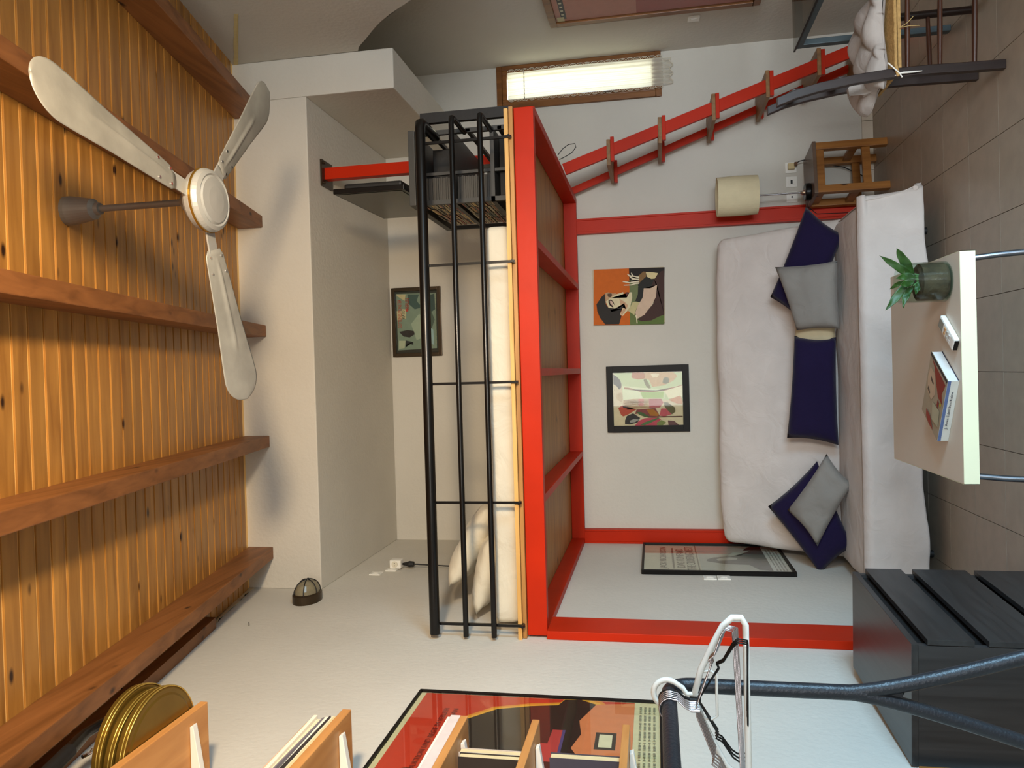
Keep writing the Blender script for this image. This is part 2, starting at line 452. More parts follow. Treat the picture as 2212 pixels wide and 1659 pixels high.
# floor of laid tiles
fl = struct(box('floor', (XL - .1, Y0 - .1, -0.12), (XR + .1, YB + .1, -0.004), M['grout']))
xs = [1.316 + 0.343 * k for k in range(-8, 4)]
ys = [4.987 + 0.324 * k for k in range(-21, 3)]
tile_cache = {}
for i in range(len(xs) - 1):
    for j in range(len(ys) - 1):
        a = (max(xs[i], XL), max(ys[j], Y0)); b = (min(xs[i + 1], XR), min(ys[j + 1], YB))
        if b[0] - a[0] < .01 or b[1] - a[1] < .01: continue
        k = (round(b[0] - a[0], 3), round(b[1] - a[1], 3))
        c = Vector(((a[0] + b[0]) / 2, (a[1] + b[1]) / 2, 0))
        if k not in tile_cache:
            g = 0.0016
            o = box('tile', (a[0] + g, a[1] + g, -0.01), (b[0] - g, b[1] - g, 0.0), M['tile'])
            me = o.data; o.location = (0, 0, 0); tile_cache[k] = me
            D.objects.remove(o)
        o = D.objects.new('tile', tile_cache[k]); COL.objects.link(o); o.parent = fl
        o.location = Vector((c.x, c.y, -0.01)) - Vector(fl.location)
# side walls and the wall behind the camera with its wide opening to daylight
struct(box('wall_left', (XL - .15, Y0 - .15, 0), (XL, YB + .12, 4.1), M['wall']))
mb = MB()
for y0, y1, z0, z1 in ((Y0 - .15, .40, 0, 4.1), (.40, 1.50, 0, .32), (.40, 1.50, 1.48, 4.1), (1.50, YB + .12, 0, 4.1)):  # unseen opening in the right wall, added to suit the side fill light
    mb.box((XR, y0, z0), (XR + .15, y1, z1))
struct(mb.build('wall_right', M['wall']))
mb = MB()
for x0, x1, z0, z1 in ((XL, -.62, 0, 3.0), (-.62, .06, 0, .88), (-.62, .06, 2.22, 3.0), (.06, .88, 0, 3.0), (.88, 1.92, 2.1, 3.0), (1.92, XR, 0, 3.0)):
    mb.box((x0, Y0 - .15, z0), (x1, Y0, z1))
struct(mb.build('wall_front', M['wall']))
# back wall with the narrow window opening
hx0, hx1, hz0, hz1 = 1.99, 2.20, 1.45, 2.53
mb = MB()
mb.box((XL, YB, 0), (hx0, YB + .12, 4.1)); mb.box((hx1, YB, 0), (XR, YB + .12, 4.1))
mb.box((hx0, YB, 0), (hx1, YB + .12, hz0)); mb.box((hx0, YB, hz1), (hx1, YB + .12, 4.1))
struct(mb.build('wall_back', M['wall']))
# plaster bulkhead over the loft, its lower flat ceiling and the box beam beside it
def zc(y): return 3.914 + 0.216 * (y - YF)
mb = MB()
mb.box((XL, YF, 3.458), (1.65, YB, 4.1))
struct(mb.build('wall_upper', M['wall'], bevel=0.006))
struct(MB().box((1.6503, YF, 2.92), (1.88, YB, 4.1)).build('soffit_beam', M['wall'], bevel=0.008))
# side wall above the arch
arch = [(YF - .001, 3.128), (4.18, 3.10), (4.10, 3.03), (4.02, 2.965), (3.93, 2.887), (3.85, 2.80), (3.777, 2.706), (3.70, 2.60), (3.62, 2.47), (3.5, 2.36), (3.3, 2.3), (Y0, 2.3), (Y0, 3.6), (YF - .001, 4.08)]
MB_ = MB().prism([(1.88, y, z) for y, z in arch], (XR - 1.88, 0, 0))
struct(MB_.build('wall_arch', M['wall'], tri=True))
struct(box('wall_alcove', (1.8805, YF, 3.5), (XR, YB, 4.1), M['wall']))
# flaking cream paint where the side wall meets the boards
mb = MB(); pts = []
for i in range(14):
    x, y = 506 + random.uniform(-2, 2), 30 + 9.5 * i
    pts.append(W(x, y, 'X', 1.879))
for i in range(13, -1, -1):
    x, y = 514 + random.uniform(-1, 1), 30 + 9.5 * i
    pts.append(W(x, y, 'X', 1.879))
mb.prism(pts, (-0.002, 0, 0)); struct(mb.build('trim_1', flat((214, 196, 140)), tri=True))

# ceiling: sloping pine boards with pale tongues between them
sl = math.atan(0.216); cs, sn = math.cos(sl), math.sin(sl)
mb = MB()
mb.prism([(XL - .1, Y0, zc(Y0) + .006), (XR + .1, Y0, zc(Y0) + .006), (XR + .1, YF + .02, zc(YF + .02) + .006), (XL - .1, YF + .02, zc(YF + .02) + .006)], (0, 0, .06))
ceil = struct(mb.build('ceiling', M['tongue']))
pitch = 0.0857; pw = pitch / cs - 0.0125
me = None
for k in range(68):
    y = 2.056 + pitch * (k - 41) + 0.002
    y1 = y + (pw * cs)
    if y < Y0 or y1 > YF + .03: continue
    if me is None:
        h = pw / 2
        b = MB(); prof = [(-h, .006), (-h, .001), (-h + .001, 0), (h - .001, 0), (h, .001), (h, .006)]
        b.prism([(0, a * cs - z * sn, a * sn + z * cs) for a, z in prof], (XR - XL, 0, 0))
        o = b.build('plank', M['plank'], None); me = o.data
        me.transform(Matrix.Translation(o.location)); D.objects.remove(o)
    o = D.objects.new('plank', me); COL.objects.link(o); o.parent = ceil
    o.location = Vector((XL, y + pw * cs / 2, zc(y + pw * cs / 2))) - Vector(ceil.location)
for x in (-1.03, -0.365, 0.29, 0.9375, 1.59, 2.205):
    q = [(x - .034, Y0), (x - .034, YF - .002)]
    b = MB().prism([(x - .034, Y0, zc(Y0)), (x - .034, YF - .002, zc(YF)), (x - .034, YF - .002, zc(YF) - .157), (x - .034, Y0, zc(Y0) - .157)], (.068, 0, 0))
    if x == 1.59 or x < 1.8: struct(b.build('beam', M['beam'], None, bevel=0.004))
    else: struct(b.build('beam', M['beam'], None, bevel=0.004))
b = MB().prism([(XL, Y0, zc(Y0)), (XL, 3.53, zc(3.53)), (XL, 3.53, zc(3.53) - .055), (XL, Y0, zc(Y0) - .055)], (.055, 0, 0))
struct(b.build('trim_2', M['beam']))
# ragged plaster along the ceiling on the left wall
mb = MB(); pts = []
for i in range(46):
    y = 2.1 + i * (YF - 2.1) / 45
    pts.append((XL + .001, y, zc(y) - .012 - random.uniform(0, .018)))
pts += [(XL + .001, YF, zc(YF) + .01), (XL + .001, 2.1, zc(2.1) + .01)]
struct(mb.prism(pts, (.0025, 0, 0)).build('trim_3', flat((206, 196, 172)), tri=True))
# skirting tiles along the back wall
bb = struct(box('baseboard_back', (0.9, YB - .004, 0), (XR, YB, .07), M['grout']))
x = 1.64 - .333 * 2
while x < XR - .02:
    x1 = min(x + .33, XR)
    box('tile', (max(x, .9), YB - .012, .001), (x1, YB - .003, .071), M['base_tile'], bb)
    x += .333
# dark nail in the left wall and paint scar marks
n = MB().tube([W(538, 1352, 'X', XL), W(538, 1352, 'X', XL) + Vector((.02, 0, 0))], .002, 6)
tag(n.build('nail', M['blackm']), 'small dark nail in the left wall under the ceiling boards', 'nail')

# ------------------------------------------------------------------ window on the back wall
win = D.objects.new('window_1', None); COL.objects.link(win); win.location = (2.09, YB, 1.39); win['kind'] = 'structure'
wx0, wx1, wz0, wz1 = 1.931, 2.246, 1.395, 2.582
mb = MB()
for a, b in (((wx0, wz0 + .04), (wx0 + .045, wz1 - .04)), ((wx1 - .03, wz0 + .04), (wx1, wz1 - .04)), ((wx0, wz1 - .04), (wx1, wz1)), ((wx0, wz0), (wx1, wz0 + .04))):
    mb.box((a[0], YB - .022, a[1]), (b[0], YB - .0005, b[1]))
mb.build('window_frame', M['winwood'], win, bevel=.003)
mb = MB()
sx0, sx1, sz0, sz1 = wx0 + .046, wx1 - .031, wz0 + .041, wz1 - .041
for a, b in (((sx0, sz0), (sx0 + .0279, sz1)), ((sx1 - .0279, sz0), (sx1, sz1)), ((sx0 + .028, sz1 - .035), (sx1 - .028, sz1)), ((sx0 + .028, sz0), (sx1 - .028, sz0 + .03))):
    mb.box((a[0], YB - .016, a[1]), (b[0], YB + .02, b[1]))
mb.build('sash', M['winwood'], win, bevel=.003)
box('pane', (sx0 + .02, YB + .004, sz0 + .02), (sx1 - .02, YB + .008, sz1 - .02), M['glass'], win)
# handle of the window
MB().tube([(sx0 + .012, YB - .02, 1.80), (sx0 + .012, YB - .035, 1.80), (sx0 + .012, YB - .035, 1.72)], .004, 8).build('handle', M['greymetal'], win)
# lace edged curtain
cur = thing('curtain', 'white voile curtain with scalloped lace edges over the narrow window', 'curtain', (2.09, YB - .03, 1.33))
cx0, cx1, cz0, cz1 = 1.996, 2.196, 1.385, 2.495
def CP(u, v):
    x = cx0 + (cx1 - cx0) * u + 0.006 * math.sin(v * 5)
    z = cz0 + (cz1 - cz0) * v
    return (x, YB - .032 + .007 * math.sin(u * 44 + 1.5 * math.sin(v * 6)) + .003 * math.sin(u * 19 + v * 9), z)
b = MB(); b.grid(CP, 60, 30); b.build('voile', M['curtain'], cur)
mb = MB()
for sd in (0, 1):
    mb = MB()
    for k in range(22):
        z = cz0 + (cz1 - cz0) * (k + .5) / 22; xx = cx0 if sd == 0 else cx1
        pts = []
        for i in range(9):
            a = PI * i / 8
            pts.append((xx + (-1 if sd == 0 else 1) * math.sin(a) * .016, YB - .034, z - math.cos(a) * .025))
        mb.tube(pts, .0022, 5)
        pts = [(xx + (-1 if sd == 0 else 1) * math.sin(PI * i / 6) * .008, YB - .034, z - math.cos(PI * i / 6) * .014) for i in range(7)]
        mb.tube(pts, .0016, 4)
    mb.build('lace_edge', M['sheet'], cur)
mb = MB()
for k in range(22):
    x = cx0 + .01 + (cx1 - cx0 - .02) * k / 21
    mb.tube([(x, YB - .034, cz0), (x + random.uniform(-.002, .002), YB - .034, cz0 - .06 - .012 * math.sin(k * .9))], .0018, 5)
mb.tube([(cx0 + .01 + (cx1 - cx0 - .02) * k / 21, YB - .034, cz0 - .06 - .012 * math.sin(k * .9)) for k in range(22)], .0022, 5)
mb.build('fringe', M['sheet'], cur)
MB().tube([(cx0 - .01, YB - .03, cz1 - .12), (cx1 + .01, YB - .03, cz1 - .12)], .003, 8).build('curtain_wire', M['greymetal'], cur)

# ------------------------------------------------------------------ red steel loft
loft = thing('loft_bed_frame', 'red painted steel loft frame with black guard rail and pine deck', 'loft bed', (0, 4.5, 0))
ZB, ZT = 2.020, 2.112
R_ = M['red']
box('front_beam', (-1.235, 3.55, ZB), (1.235, 3.60, ZT), R_, loft, .003)
box('rear_beam', (-1.21, 5.545, ZB), (1.21, 5.595, ZT), R_, loft, .003)
box('side_beam', (-1.246, 3.6, ZB), (-1.207, 5.595, ZT), R_, loft, .002)
box('side_beam', (1.21, 3.6, ZB), (1.25, 5.595, ZT), R_, loft, .002)
for x in (0.608, 0.0, -0.597):
    box('joist', (x - .018, 3.6, ZB), (x + .018, 5.545, ZT), R_, loft, .002)
# rear channel posts with two shallow ridges, and the front post at the left wall
def channel(x0, x1, y0, y1, z0, z1):
    mb = MB(); w = x1 - x0
    mb.prism([(x0, y1, z0), (x0, y0, z0), (x0 + w * .12, y0, z0), (x0 + w * .14, y0 + .006, z0), (x0 + w * .86, y0 + .006, z0), (x0 + w * .88, y0, z0), (x1, y0, z0), (x1, y1, z0)], (0, 0, z1 - z0))
    return mb
channel(0.984, 1.092, 5.545, 5.599, 0, ZB).build('post', R_, loft)
channel(-1.245, -1.145, 5.545, 5.599, 0, ZB).build('post', R_, loft)
box('post', (-1.2455, 3.53, 0), (-1.206, 3.745, ZB), R_, loft, .003)
# hanger post from the plaster ceiling behind the television
box('post', (1.215, 4.44, ZT), (1.285, 4.50, 3.45), R_, loft, .002)
mb = MB().box((1.17, 4.40, 3.446), (1.33, 4.56, 3.457)); mb.tube([(1.19, 4.42, 3.43), (1.19, 4.42, 3.447)], .009, 8); mb.tube([(1.31, 4.42, 3.43), (1.31, 4.42, 3.447)], .009, 8)
mb.build('bracket_plate', M['bronze'], loft)
# deck
y = 3.53; k = 0
while y < 5.55:
    y1 = min(y + .105, 5.59)
    box('plank', (-1.243, y, 2.114), (1.235, y1 - .002, 2.132), M['slat'], loft)
    y += .105; k += 1
box('deck_edge', (-1.25, 3.512, 2.134), (1.222, 5.59, 2.152), M['ply'], loft)
# guard rail
Gy = 3.49
def rbar(z, r, x0, x1, ret):
    mb = MB().tube([(x0, Gy, z), (x1 - .03, Gy, z), (x1 - .008, Gy + .008, z), (x1, Gy + .03, z), (x1, Gy + ret, z)], r, 14)
    return mb.build('rail', M['black'], loft)
rbar(2.548, .0245, -1.222, 1.19, .26); rbar(2.397, .0130, -1.23, 1.205, .26); rbar(2.262, .0130, -1.23, 1.205, .26)
for x in (1.09, .516, -.042, -.603, -1.178):
    mb = MB().box((x - .006, Gy + .012, 2.118), (x + .006, Gy + .024, 2.535)); mb.tube([(x, Gy + .018, 2.535), (x, Gy, 2.545)], .007, 6)
    mb.tube([(x, Gy - .002, 2.128), (x, Gy + .06, 2.128)], .007, 8)
    mb.build('baluster', M['black'], loft)

# small bolts and the wire loop under the loft
mb = MB().tube([W(1205, 335, 'Y', 5.2), W(1215, 322, 'Y', 5.2), W(1228, 312, 'Y', 5.2), W(1242, 310, 'Y', 5.2), W(1244, 318, 'Y', 5.2), W(1235, 330, 'Y', 5.2), W(1222, 338, 'Y', 5.2), W(1208, 345, 'Y', 5.2)], .0028, 6)
tag(mb.build('cable_loop', M['black']), 'loop of thin black cable hanging below the red loft beside the ladder', 'cable')

# ------------------------------------------------------------------ mattress and pillows on the loft
mb = soft_box(MB(), (-1.205, 3.60, 2.155), (.712, 5.52, 2.283), .035, (56, 40, 6), .010, 5)
mt = tag(mb.build('mattress', M['sheet'], merge=1e-4), 'mattress in a white fitted sheet behind the black guard rail', 'mattress')
def pil(name, label, a, b, c, d, nrm, th, m, cat, group=None, seed=0, n=16, wr=.006, pinch=.05):
    mb = pillow(MB(), (a, b, c, d), nrm, th, n, seed, wr, pinch)
    return tag(mb.build(name, m, merge=1e-4), label, cat, group)
pil('bed_pillow', 'white bed pillow leaning on the left wall at the head of the mattress', (-1.10, 3.84, 2.57), (-1.10, 4.50, 2.60), (-.70, 4.52, 2.36), (-.70, 3.86, 2.365), (.5, 0, 1), .15, M['sheet'], 'pillow', None, 3, 20, .014)
pil('bed_pillow', 'lower white bed pillow slumped against the left wall beneath the other', (-1.20, 3.72, 2.40), (-1.20, 4.40, 2.41), (-.84, 4.44, 2.35), (-.84, 3.76, 2.34), (.2, 0, 1), .13, M['sheet'], 'pillow', None, 8, 20, .012)

# ------------------------------------------------------------------ metal stand with disc cases and television
st = thing('media_stand', 'dark media stand beside the loft mattress, filled with flat stacked disc cases', 'stand', (1.04, 4.1, 2.152))
sx, sX, sy, sY = .857, 1.227, 3.75, 4.45
box('top_board', (sx - .003, sy - .02, 2.652), (sX + .003, sY, 2.686), M['dgrey'], st, .003)
box('base_board', (sx, sy, 2.153), (sX, sY, 2.172), M['dgrey'], st)
for z in (2.452, 2.250): box('shelf', (sx, sy, z), (sX - .01, sY, z + .02), M['dgrey'], st)
for x in (sx, sX - .022):
    for y in (sy, sY - .022): box('upright', (x, y, 2.172), (x + .022, y + .022, 2.652), M['dgrey'], st)
box('upright', (1.005, sy + .01, 2.172), (1.02, sy + .03, 2.652), M['dgrey'], st)
for z in (2.56, 2.37, 2.21):
    box('side_rail', (sX - .02, sy, z), (sX - .004, sY, z + .02), M['dgrey'], st)
for z in (2.60, 2.40): box('rear_rail', (1.03, sY - .02, z), (sX, sY - .005, z + .03), M['dgrey'], st)
box('side_rail', (1.02, sy + .2, 2.36), (1.035, sY, 2.38), M['dgrey'], st)
MB().prism([(1.25, 3.70, 2.153), (1.25, 3.70, 2.575), (1.275, 3.70, 2.61), (1.30, 3.70, 2.61), (1.30, 3.70, 2.153)], (0, .03, 0)).build('side_panel', M['blackm'], st)
# disc cases, lying flat in stacks
cols = [(178, 164, 130), (200, 190, 160), (150, 74, 52), (120, 116, 96), (90, 96, 84), (206, 180, 120), (60, 60, 58), (170, 120, 84)]
case_me = []
for c in cols:
    mb = MB().box((-.062, -.071, 0), (.062, .071, .0088)); mb.mi = 1
    mb.box((-.0626, -.070, .0012), (-.0618, .070, .0078))
    o = mb.build('disc_case', [mat('case_%d' % c[0], (66, 64, 60), .35, var=.1), flat(c, .5)]); me = o.data
    me.transform(Matrix.Translation((0, 0, 0))); case_me.append(me); D.objects.remove(o)
si = 0
for zl, cnt in ((2.472, 16), (2.270, 17)):
    for yy in (3.835, 3.985, 4.135, 4.285):
        which = ('nearest the rail', 'second from the rail', 'third from the rail', 'farthest from the rail')[si % 4]
        shelf_n = 'upper' if zl > 2.4 else 'middle'
        for k in range(cnt):
            o = D.objects.new('disc_case', random.choice(case_me)); COL.objects.link(o)
            o.location = (.930 + random.uniform(-.003, .003), yy + random.uniform(-.004, .004), zl + .0002 + k * .0101)
            tag(o, 'disc case in the flat stack %s, %s shelf of the media stand' % (which, shelf_n), 'disc case', 'disc cases on the %s shelf, stack %s' % (shelf_n, which))
        si += 1
tag(box('disc_player', (.89, 3.80, 2.173), (1.18, 4.15, 2.235), M['black'], None, .004), 'black disc player in the bottom bay of the media stand', 'player')
tag(box('block', (1.04, 3.95, 2.4725), (1.19, 4.35, 2.62), M['blackm'], None, .004), 'black box on the upper shelf of the media stand beside the disc cases', 'block')  # plain dark block filling part of the upper bay
# television seen from its edge
tv = thing('television', 'flat black television turned towards the bed, on top of the media stand', 'television', (1.0, 4.2, 2.687))
t0, t1 = Vector((.965, 3.83, 0)), Vector((.985, 4.60, 0)); tz0, tz1 = 2.745, 3.135
b = MB(); td = (t1 - t0).normalized(); tn = Vector((1, 0, 0))
b.prism([t0 + Vector((0, 0, tz0)), t1 + Vector((0, 0, tz0)), t1 + Vector((0, 0, tz1)), t0 + Vector((0, 0, tz1))], (.028, 0, 0))
b.build('casing', M['black'], tv, bevel=.004)
b = MB(); b.prism([t0 + Vector((.029, .05, tz0 + .03)), t1 + Vector((.029, -.05, tz0 + .03)), t1 + Vector((.029, -.05, tz1 - .04)), t0 + Vector((.029, .05, tz1 - .04))], (.035, 0, 0)); b.build('back_cover', M['blackm'], tv, bevel=.012)
b = MB(); b.prism([t0 + Vector((-.001, .018, tz0 + .02)), t1 + Vector((-.001, -.018, tz0 + .02)), t1 + Vector((-.001, -.018, tz1 - .016)), t0 + Vector((-.001, .018, tz1 - .016))], (-.001, 0, 0)); b.build('screen', M['screen'], tv)
box('neck', (.975, 4.18, 2.70), (1.01, 4.26, 2.76), M['blackm'], tv); box('foot', (.90, 4.03, 2.687), (1.10, 4.41, 2.70), M['black'], tv, .004)

# ------------------------------------------------------------------ power point above the loft with adapter and plug
def plate(name, label, ax, c, s, grp=None, kindf='rocker', depth=.009):
    """white wall plate; c on the wall, facing into the room"""
    t = thing(name, label, 'socket' if 'socket' in name else 'switch', c, grp)
    nx = {'XL': Vector((1, 0, 0)), 'XR': Vector((-1, 0, 0)), 'YB': Vector((0, -1, 0))}[ax]
    u = Vector((0, 1, 0)) if ax != 'YB' else Vector((1, 0, 0)); c = Vector(c)
    def bx(nm, du, dz, d0, d1, m, bev=0.0):
        p = c - u * du - Vector((0, 0, dz)) + nx * d0; q = c + u * du + Vector((0, 0, dz)) + nx * d1
        a = Vector((min(p.x, q.x), min(p.y, q.y), min(p.z, q.z))); b_ = Vector((max(p.x, q.x), max(p.y, q.y), max(p.z, q.z)))
        return box(nm, a, b_, m, t, bev)
    bx('wall_plate', s, s, .0004, depth, M['white'], .003)
    bx('insert', s * .6, s * .6, depth, depth + .002, M['white'], .0008)
    if kindf == 'rocker': bx('rocker', s * .38, s * .45, depth + .002, depth + .005, M['white'], .001)
    if kindf == 'jack': bx('slot', s * .36, s * .18, depth + .002, depth + .003, M['black'])
    if kindf == 'hole':
        p = c + nx * (depth + .002); MB().tube([p, p + nx * .002], s * .17, 14).build('aerial_hole', M['black'], t)
    return t
plate('wall_switch', 'white rocker switch high on the left wall beside the plugged adapter', 'XL', (XL, 4.60, 3.255), .036)
plate('wall_socket', 'white wall socket above the loft holding the adapter', 'XL', (XL, 4.70, 3.185), .036, kindf='none')
ad = thing('adapter', 'white plug adapter in the socket high on the left wall', 'adapter', (XL + .012, 4.72, 3.15))
box('body', (XL + .0115, 4.695, 3.125), (XL + .065, 4.755, 3.20), M['white'], ad, .006)
MB().tube([(XL + .04, 4.694, 3.165), (XL + .04, 4.690, 3.165)], .02, 16).build('socket_face', flat((214, 208, 190)), ad)
MB().tube([(XL + .032, 4.6885, 3.165), (XL + .032, 4.6895, 3.165)], .003, 8).tube([(XL + .048, 4.6885, 3.165), (XL + .048, 4.6895, 3.165)], .003, 8).build('pin_hole', M['black'], ad)
pg = thing('power_cord', 'black plug and cord running down the left wall to the bed pillows', 'cord', (XL + .03, 4.73, 2.6))
MB().lathe([(0, .0), (.017, 0), (.02, .03), (.014, .045), (.007, .075), (0, .077)][::-1], (XL + .035, 4.73, 3.048), 'Z', 16).build('plug', M['blackm'], pg)
MB().tube([(XL + .035, 4.73, 3.05), (XL + .03, 4.735, 2.95), (XL + .022, 4.745, 2.80), (XL + .018, 4.75, 2.62), (XL + .02, 4.75, 2.45), (XL + .03, 4.72, 2.29)], .0045, 8).build('cable', M['blackm'], pg)

# ------------------------------------------------------------------ bulkhead lamp
bl = thing('bulkhead_light', 'oval caged lamp with dark bronze ring high on the left wall', 'wall light', (XL, 4.02, 3.45))
c = Vector((XL, 4.02, 3.445))
MB().lathe([(0, 0), (.105, 0), (.105, .045), (.094, .052), (.09, .045)], c, 'X', 36, True, 1.0, .72).build('base_ring', M['bronze'], bl)
MB().lathe([(.09, .045), (.088, .07), (.07, .098), (.04, .112), (0, .117)], c, 'X', 36, True, 1.0, .72).build('diffuser', mat('ribbed_grey_glass', (128, 120, 98), .2, var=.12, scale=40, spec=.6), bl)
mb = MB()
for k in range(3):
    a = PI * k / 3 + .3
    pts = [c + Vector((.047 + .076 * math.sin(PI * i / 12), .096 * math.cos(PI * i / 12) * math.cos(a), .72 * .096 * math.cos(PI * i / 12) * math.sin(a))) for i in range(13)]
    mb.tube(pts, .003, 6)
mb.tube([c + Vector((.095, .066 * math.cos(2 * PI * i / 24), .72 * .066 * math.sin(2 * PI * i / 24))) for i in range(24)], .003, 6, closed=True)
mb.build('cage', M['blackm'], bl)

# ------------------------------------------------------------------ ceiling fan
FX, FY, FZ = 0.612, 2.385, 2.955
fan = thing('ceiling_fan', 'silver three-blade ceiling fan hanging on a rod from the pine boards', 'fan', (FX, FY, zc(FY)))
zt = zc(FY)
MB().lathe([(0, .0), (.050, .012), (.050, -.02), (.036, -.105), (.022, -.115), (.02, -.13), (0, -.13)], (FX, FY, zt - .006), 'Z', 28).build('canopy', M['greymetal'], fan)
MB().tube([(FX, FY, zt - .12), (FX, FY, FZ + .09)], .0115, 14).build('rod', M['greymetal'], fan)
MB().lathe([(0, .10), (.03, .10), (.038, .07), (.045, .055)], (FX, FY, FZ), 'Z', 24).build('coupling', M['greymetal'], fan)
MB().lathe([(.02, .058), (.085, .055), (.10, .04), (.106, .022), (.106, .006), (.100, -.008), (.088, -.014), (.082, -.010), (.075, -.016), (.045, -.020), (0, -.022)], (FX, FY, FZ), 'Z', 48).build('motor', M['hub'], fan)
MB().lathe([(.105, .020), (.1085, .018), (.1085, .012), (.105, .010)], (FX, FY, FZ), 'Z', 48).build('gold_band', M['gold'], fan)
def blade_w(t): # half width along the blade
    if t > .84: return .084 * math.sqrt(max(0, 1 - ((t - .84) / .16) ** 2))
    pts = [(0, .030), (.04, .044), (.5, .064), (.75, .080), (.84, .084)]
    for (a, wa), (b, wb) in zip(pts, pts[1:]):
        if t <= b: return wa + (wb - wa) * (t - a) / (b - a)
    return .084
for deg, bl_ in ((-78.5, .60), (41, .53), (163, .545)):
    a = math.radians(deg); d = Vector((math.cos(a), math.sin(a), 0)); s_ = Vector((-math.sin(a), math.cos(a), 0)); tl = math.radians(11)
    def BP(u, v, d=d, s_=s_, bl_=bl_):
        t = 1 - (1 - u) ** 1.5; r = .165 + t * bl_; wv = (2 * v - 1) * blade_w(t)
        cam_ = -.006 * (1 - (2 * v - 1) ** 2)
        rib = -.006 * math.exp(-((2 * v - 1) / .13) ** 2) * max(0, min(1, (t - .06) / .1, (.68 - t) / .1))
        return Vector((FX, FY, FZ + .028)) + d * r + (s_ * math.cos(tl) + Vector((0, 0, math.sin(tl)))) * wv + Vector((0, 0, cam_ + rib - .012 * t))
    b = MB(); b.grid(BP, 40, 22); bo = b.build('blade', M['alu'], fan, solid=.0016)
    for t, v in ((.03, .2), (.03, .8), (.10, .16), (.10, .84)):
        p = BP(t, v); MB().tube([p + Vector((0, 0, -.004)), p], .0045, 8).build('rivet', M['chrome'], bo)
    mb = MB(); p0 = Vector((FX, FY, FZ + .028)) + d * .095; p1 = Vector((FX, FY, FZ + .031)) + d * .19
    mb.bar(p0, p1, .05, .006); mb.build('blade_iron', M['hub'], fan, bevel=.001)

# ------------------------------------------------------------------ pictures
def frame(t, ax, v, x0, x1, z0, z1, w_, d, m, out):
    mb = MB()
    for (a, b, p, q) in ((x0, x1, z1 - w_, z1), (x0, x1, z0, z0 + w_), (x0, x0 + w_, z0 + w_, z1 - w_), (x1 - w_, x1, z0 + w_, z1 - w_)):
        if ax == 'Y': mb.box((a, min(v, v + out * d), p), (b, max(v, v + out * d), q))
        else: mb.box((min(v, v + out * d), a, p), (max(v, v + out * d), b, q))
    return mb.build('frame', m, t, bevel=.002)
# film poster in the upper recess
t = thing('framed_poster', 'dark framed landscape poster with red and black lettering on the wall above the mattress', 'poster', (.405, YB, 3.05))
frame(t, 'Y', YB - .0005, .146, .666, 3.057, 3.441, .026, .022, M['bronze'], -1)
sh = [((36, 38, 30), [(850, 628), (948, 622), (953, 762), (856, 767)]),
      ((124, 140, 124), [(856, 635), (941, 632), (944, 752), (860, 757)]),
      ((190, 176, 136), [(856, 636), (876, 636), (874, 650), (858, 640)]),
      ((60, 84, 80), [(880, 636), (905, 636), (900, 650), (912, 664), (896, 668), (882, 656)]),
      ((52, 72, 70), [(920, 640), (938, 634), (940, 668), (926, 678), (916, 660)]),
      ((70, 84, 74), [(930, 668), (939, 690), (932, 712), (926, 690)]),
      ((156, 168, 148), [(905, 678), (925, 690), (922, 725), (900, 735), (888, 700)]),
      ((196, 186, 148), [(857, 672), (868, 672), (868, 690), (858, 692)]),
      ((196, 186, 148), [(868, 668), (877, 668), (877, 689), (868, 689)]),
      ((38, 30, 30), [(862, 717), (880, 713), (894, 715), (896, 722), (885, 729), (872, 727)]),
      ((42, 44, 44), [(876, 735), (893, 739), (893, 745), (880, 742), (876, 750)]),
      ((170, 176, 150), [(862, 736), (876, 736), (874, 752), (862, 754)]),
      ((150, 176, 180), [(920, 700), (936, 712), (938, 745), (926, 740)]),
      ((40, 36, 28), [(862, 757), (944, 752), (950, 760), (856, 766)]),
      ((176, 170, 140), [(944, 632), (946, 632), (949, 752), (947, 752)])]
artwork(t, sh, 'Y', YB - .004, -1)
def wl(body, p, q, c, parent, ax='Y', v=YB - .010, nm='lettering'):
    """a line of writing whose baseline starts at picture point p and whose top right corner is at q (writing runs up the picture)"""
    A = W(p[0], p[1], ax, v); B = W(q[0], q[1], ax, v)
    if ax == 'Y': return lettering(body, flat(c), parent, A, (1, 0, 0), (0, 0, 1), abs(B.x - A.x), abs(B.z - A.z), nm)
    return lettering(body, flat(c), parent, A, (0, 1, 0), (0, 0, 1), abs(B.y - A.y), abs(B.z - A.z), nm)
wl('GOTTEINES MONSTER', (868.5, 709), (858.5, 648), (178, 60, 38), t)
wl('KATO', (875, 688), (867.5, 671), (16, 16, 14), t)
wl('BERLIN', (884, 668), (875, 645), (160, 44, 28), t)
MB().tube([W(879, 670, 'Y', YB - .010), W(879, 670, 'Y', YB - .0106)], .011, 16).build('red_dot', flat((170, 56, 40)), t)
for i, xx in enumerate((949, 944)):
    wl('MIT  ' + 'IIIII HHIII IHI II ' * 3, (xx, 752 if i == 0 else 742), (xx - 1.7, 634), (176, 170, 140), t, nm='fine_print')
box('glazing', (.172, YB - .0125, 3.083), (.64, YB - .0118, 3.415), M['glass'], t)

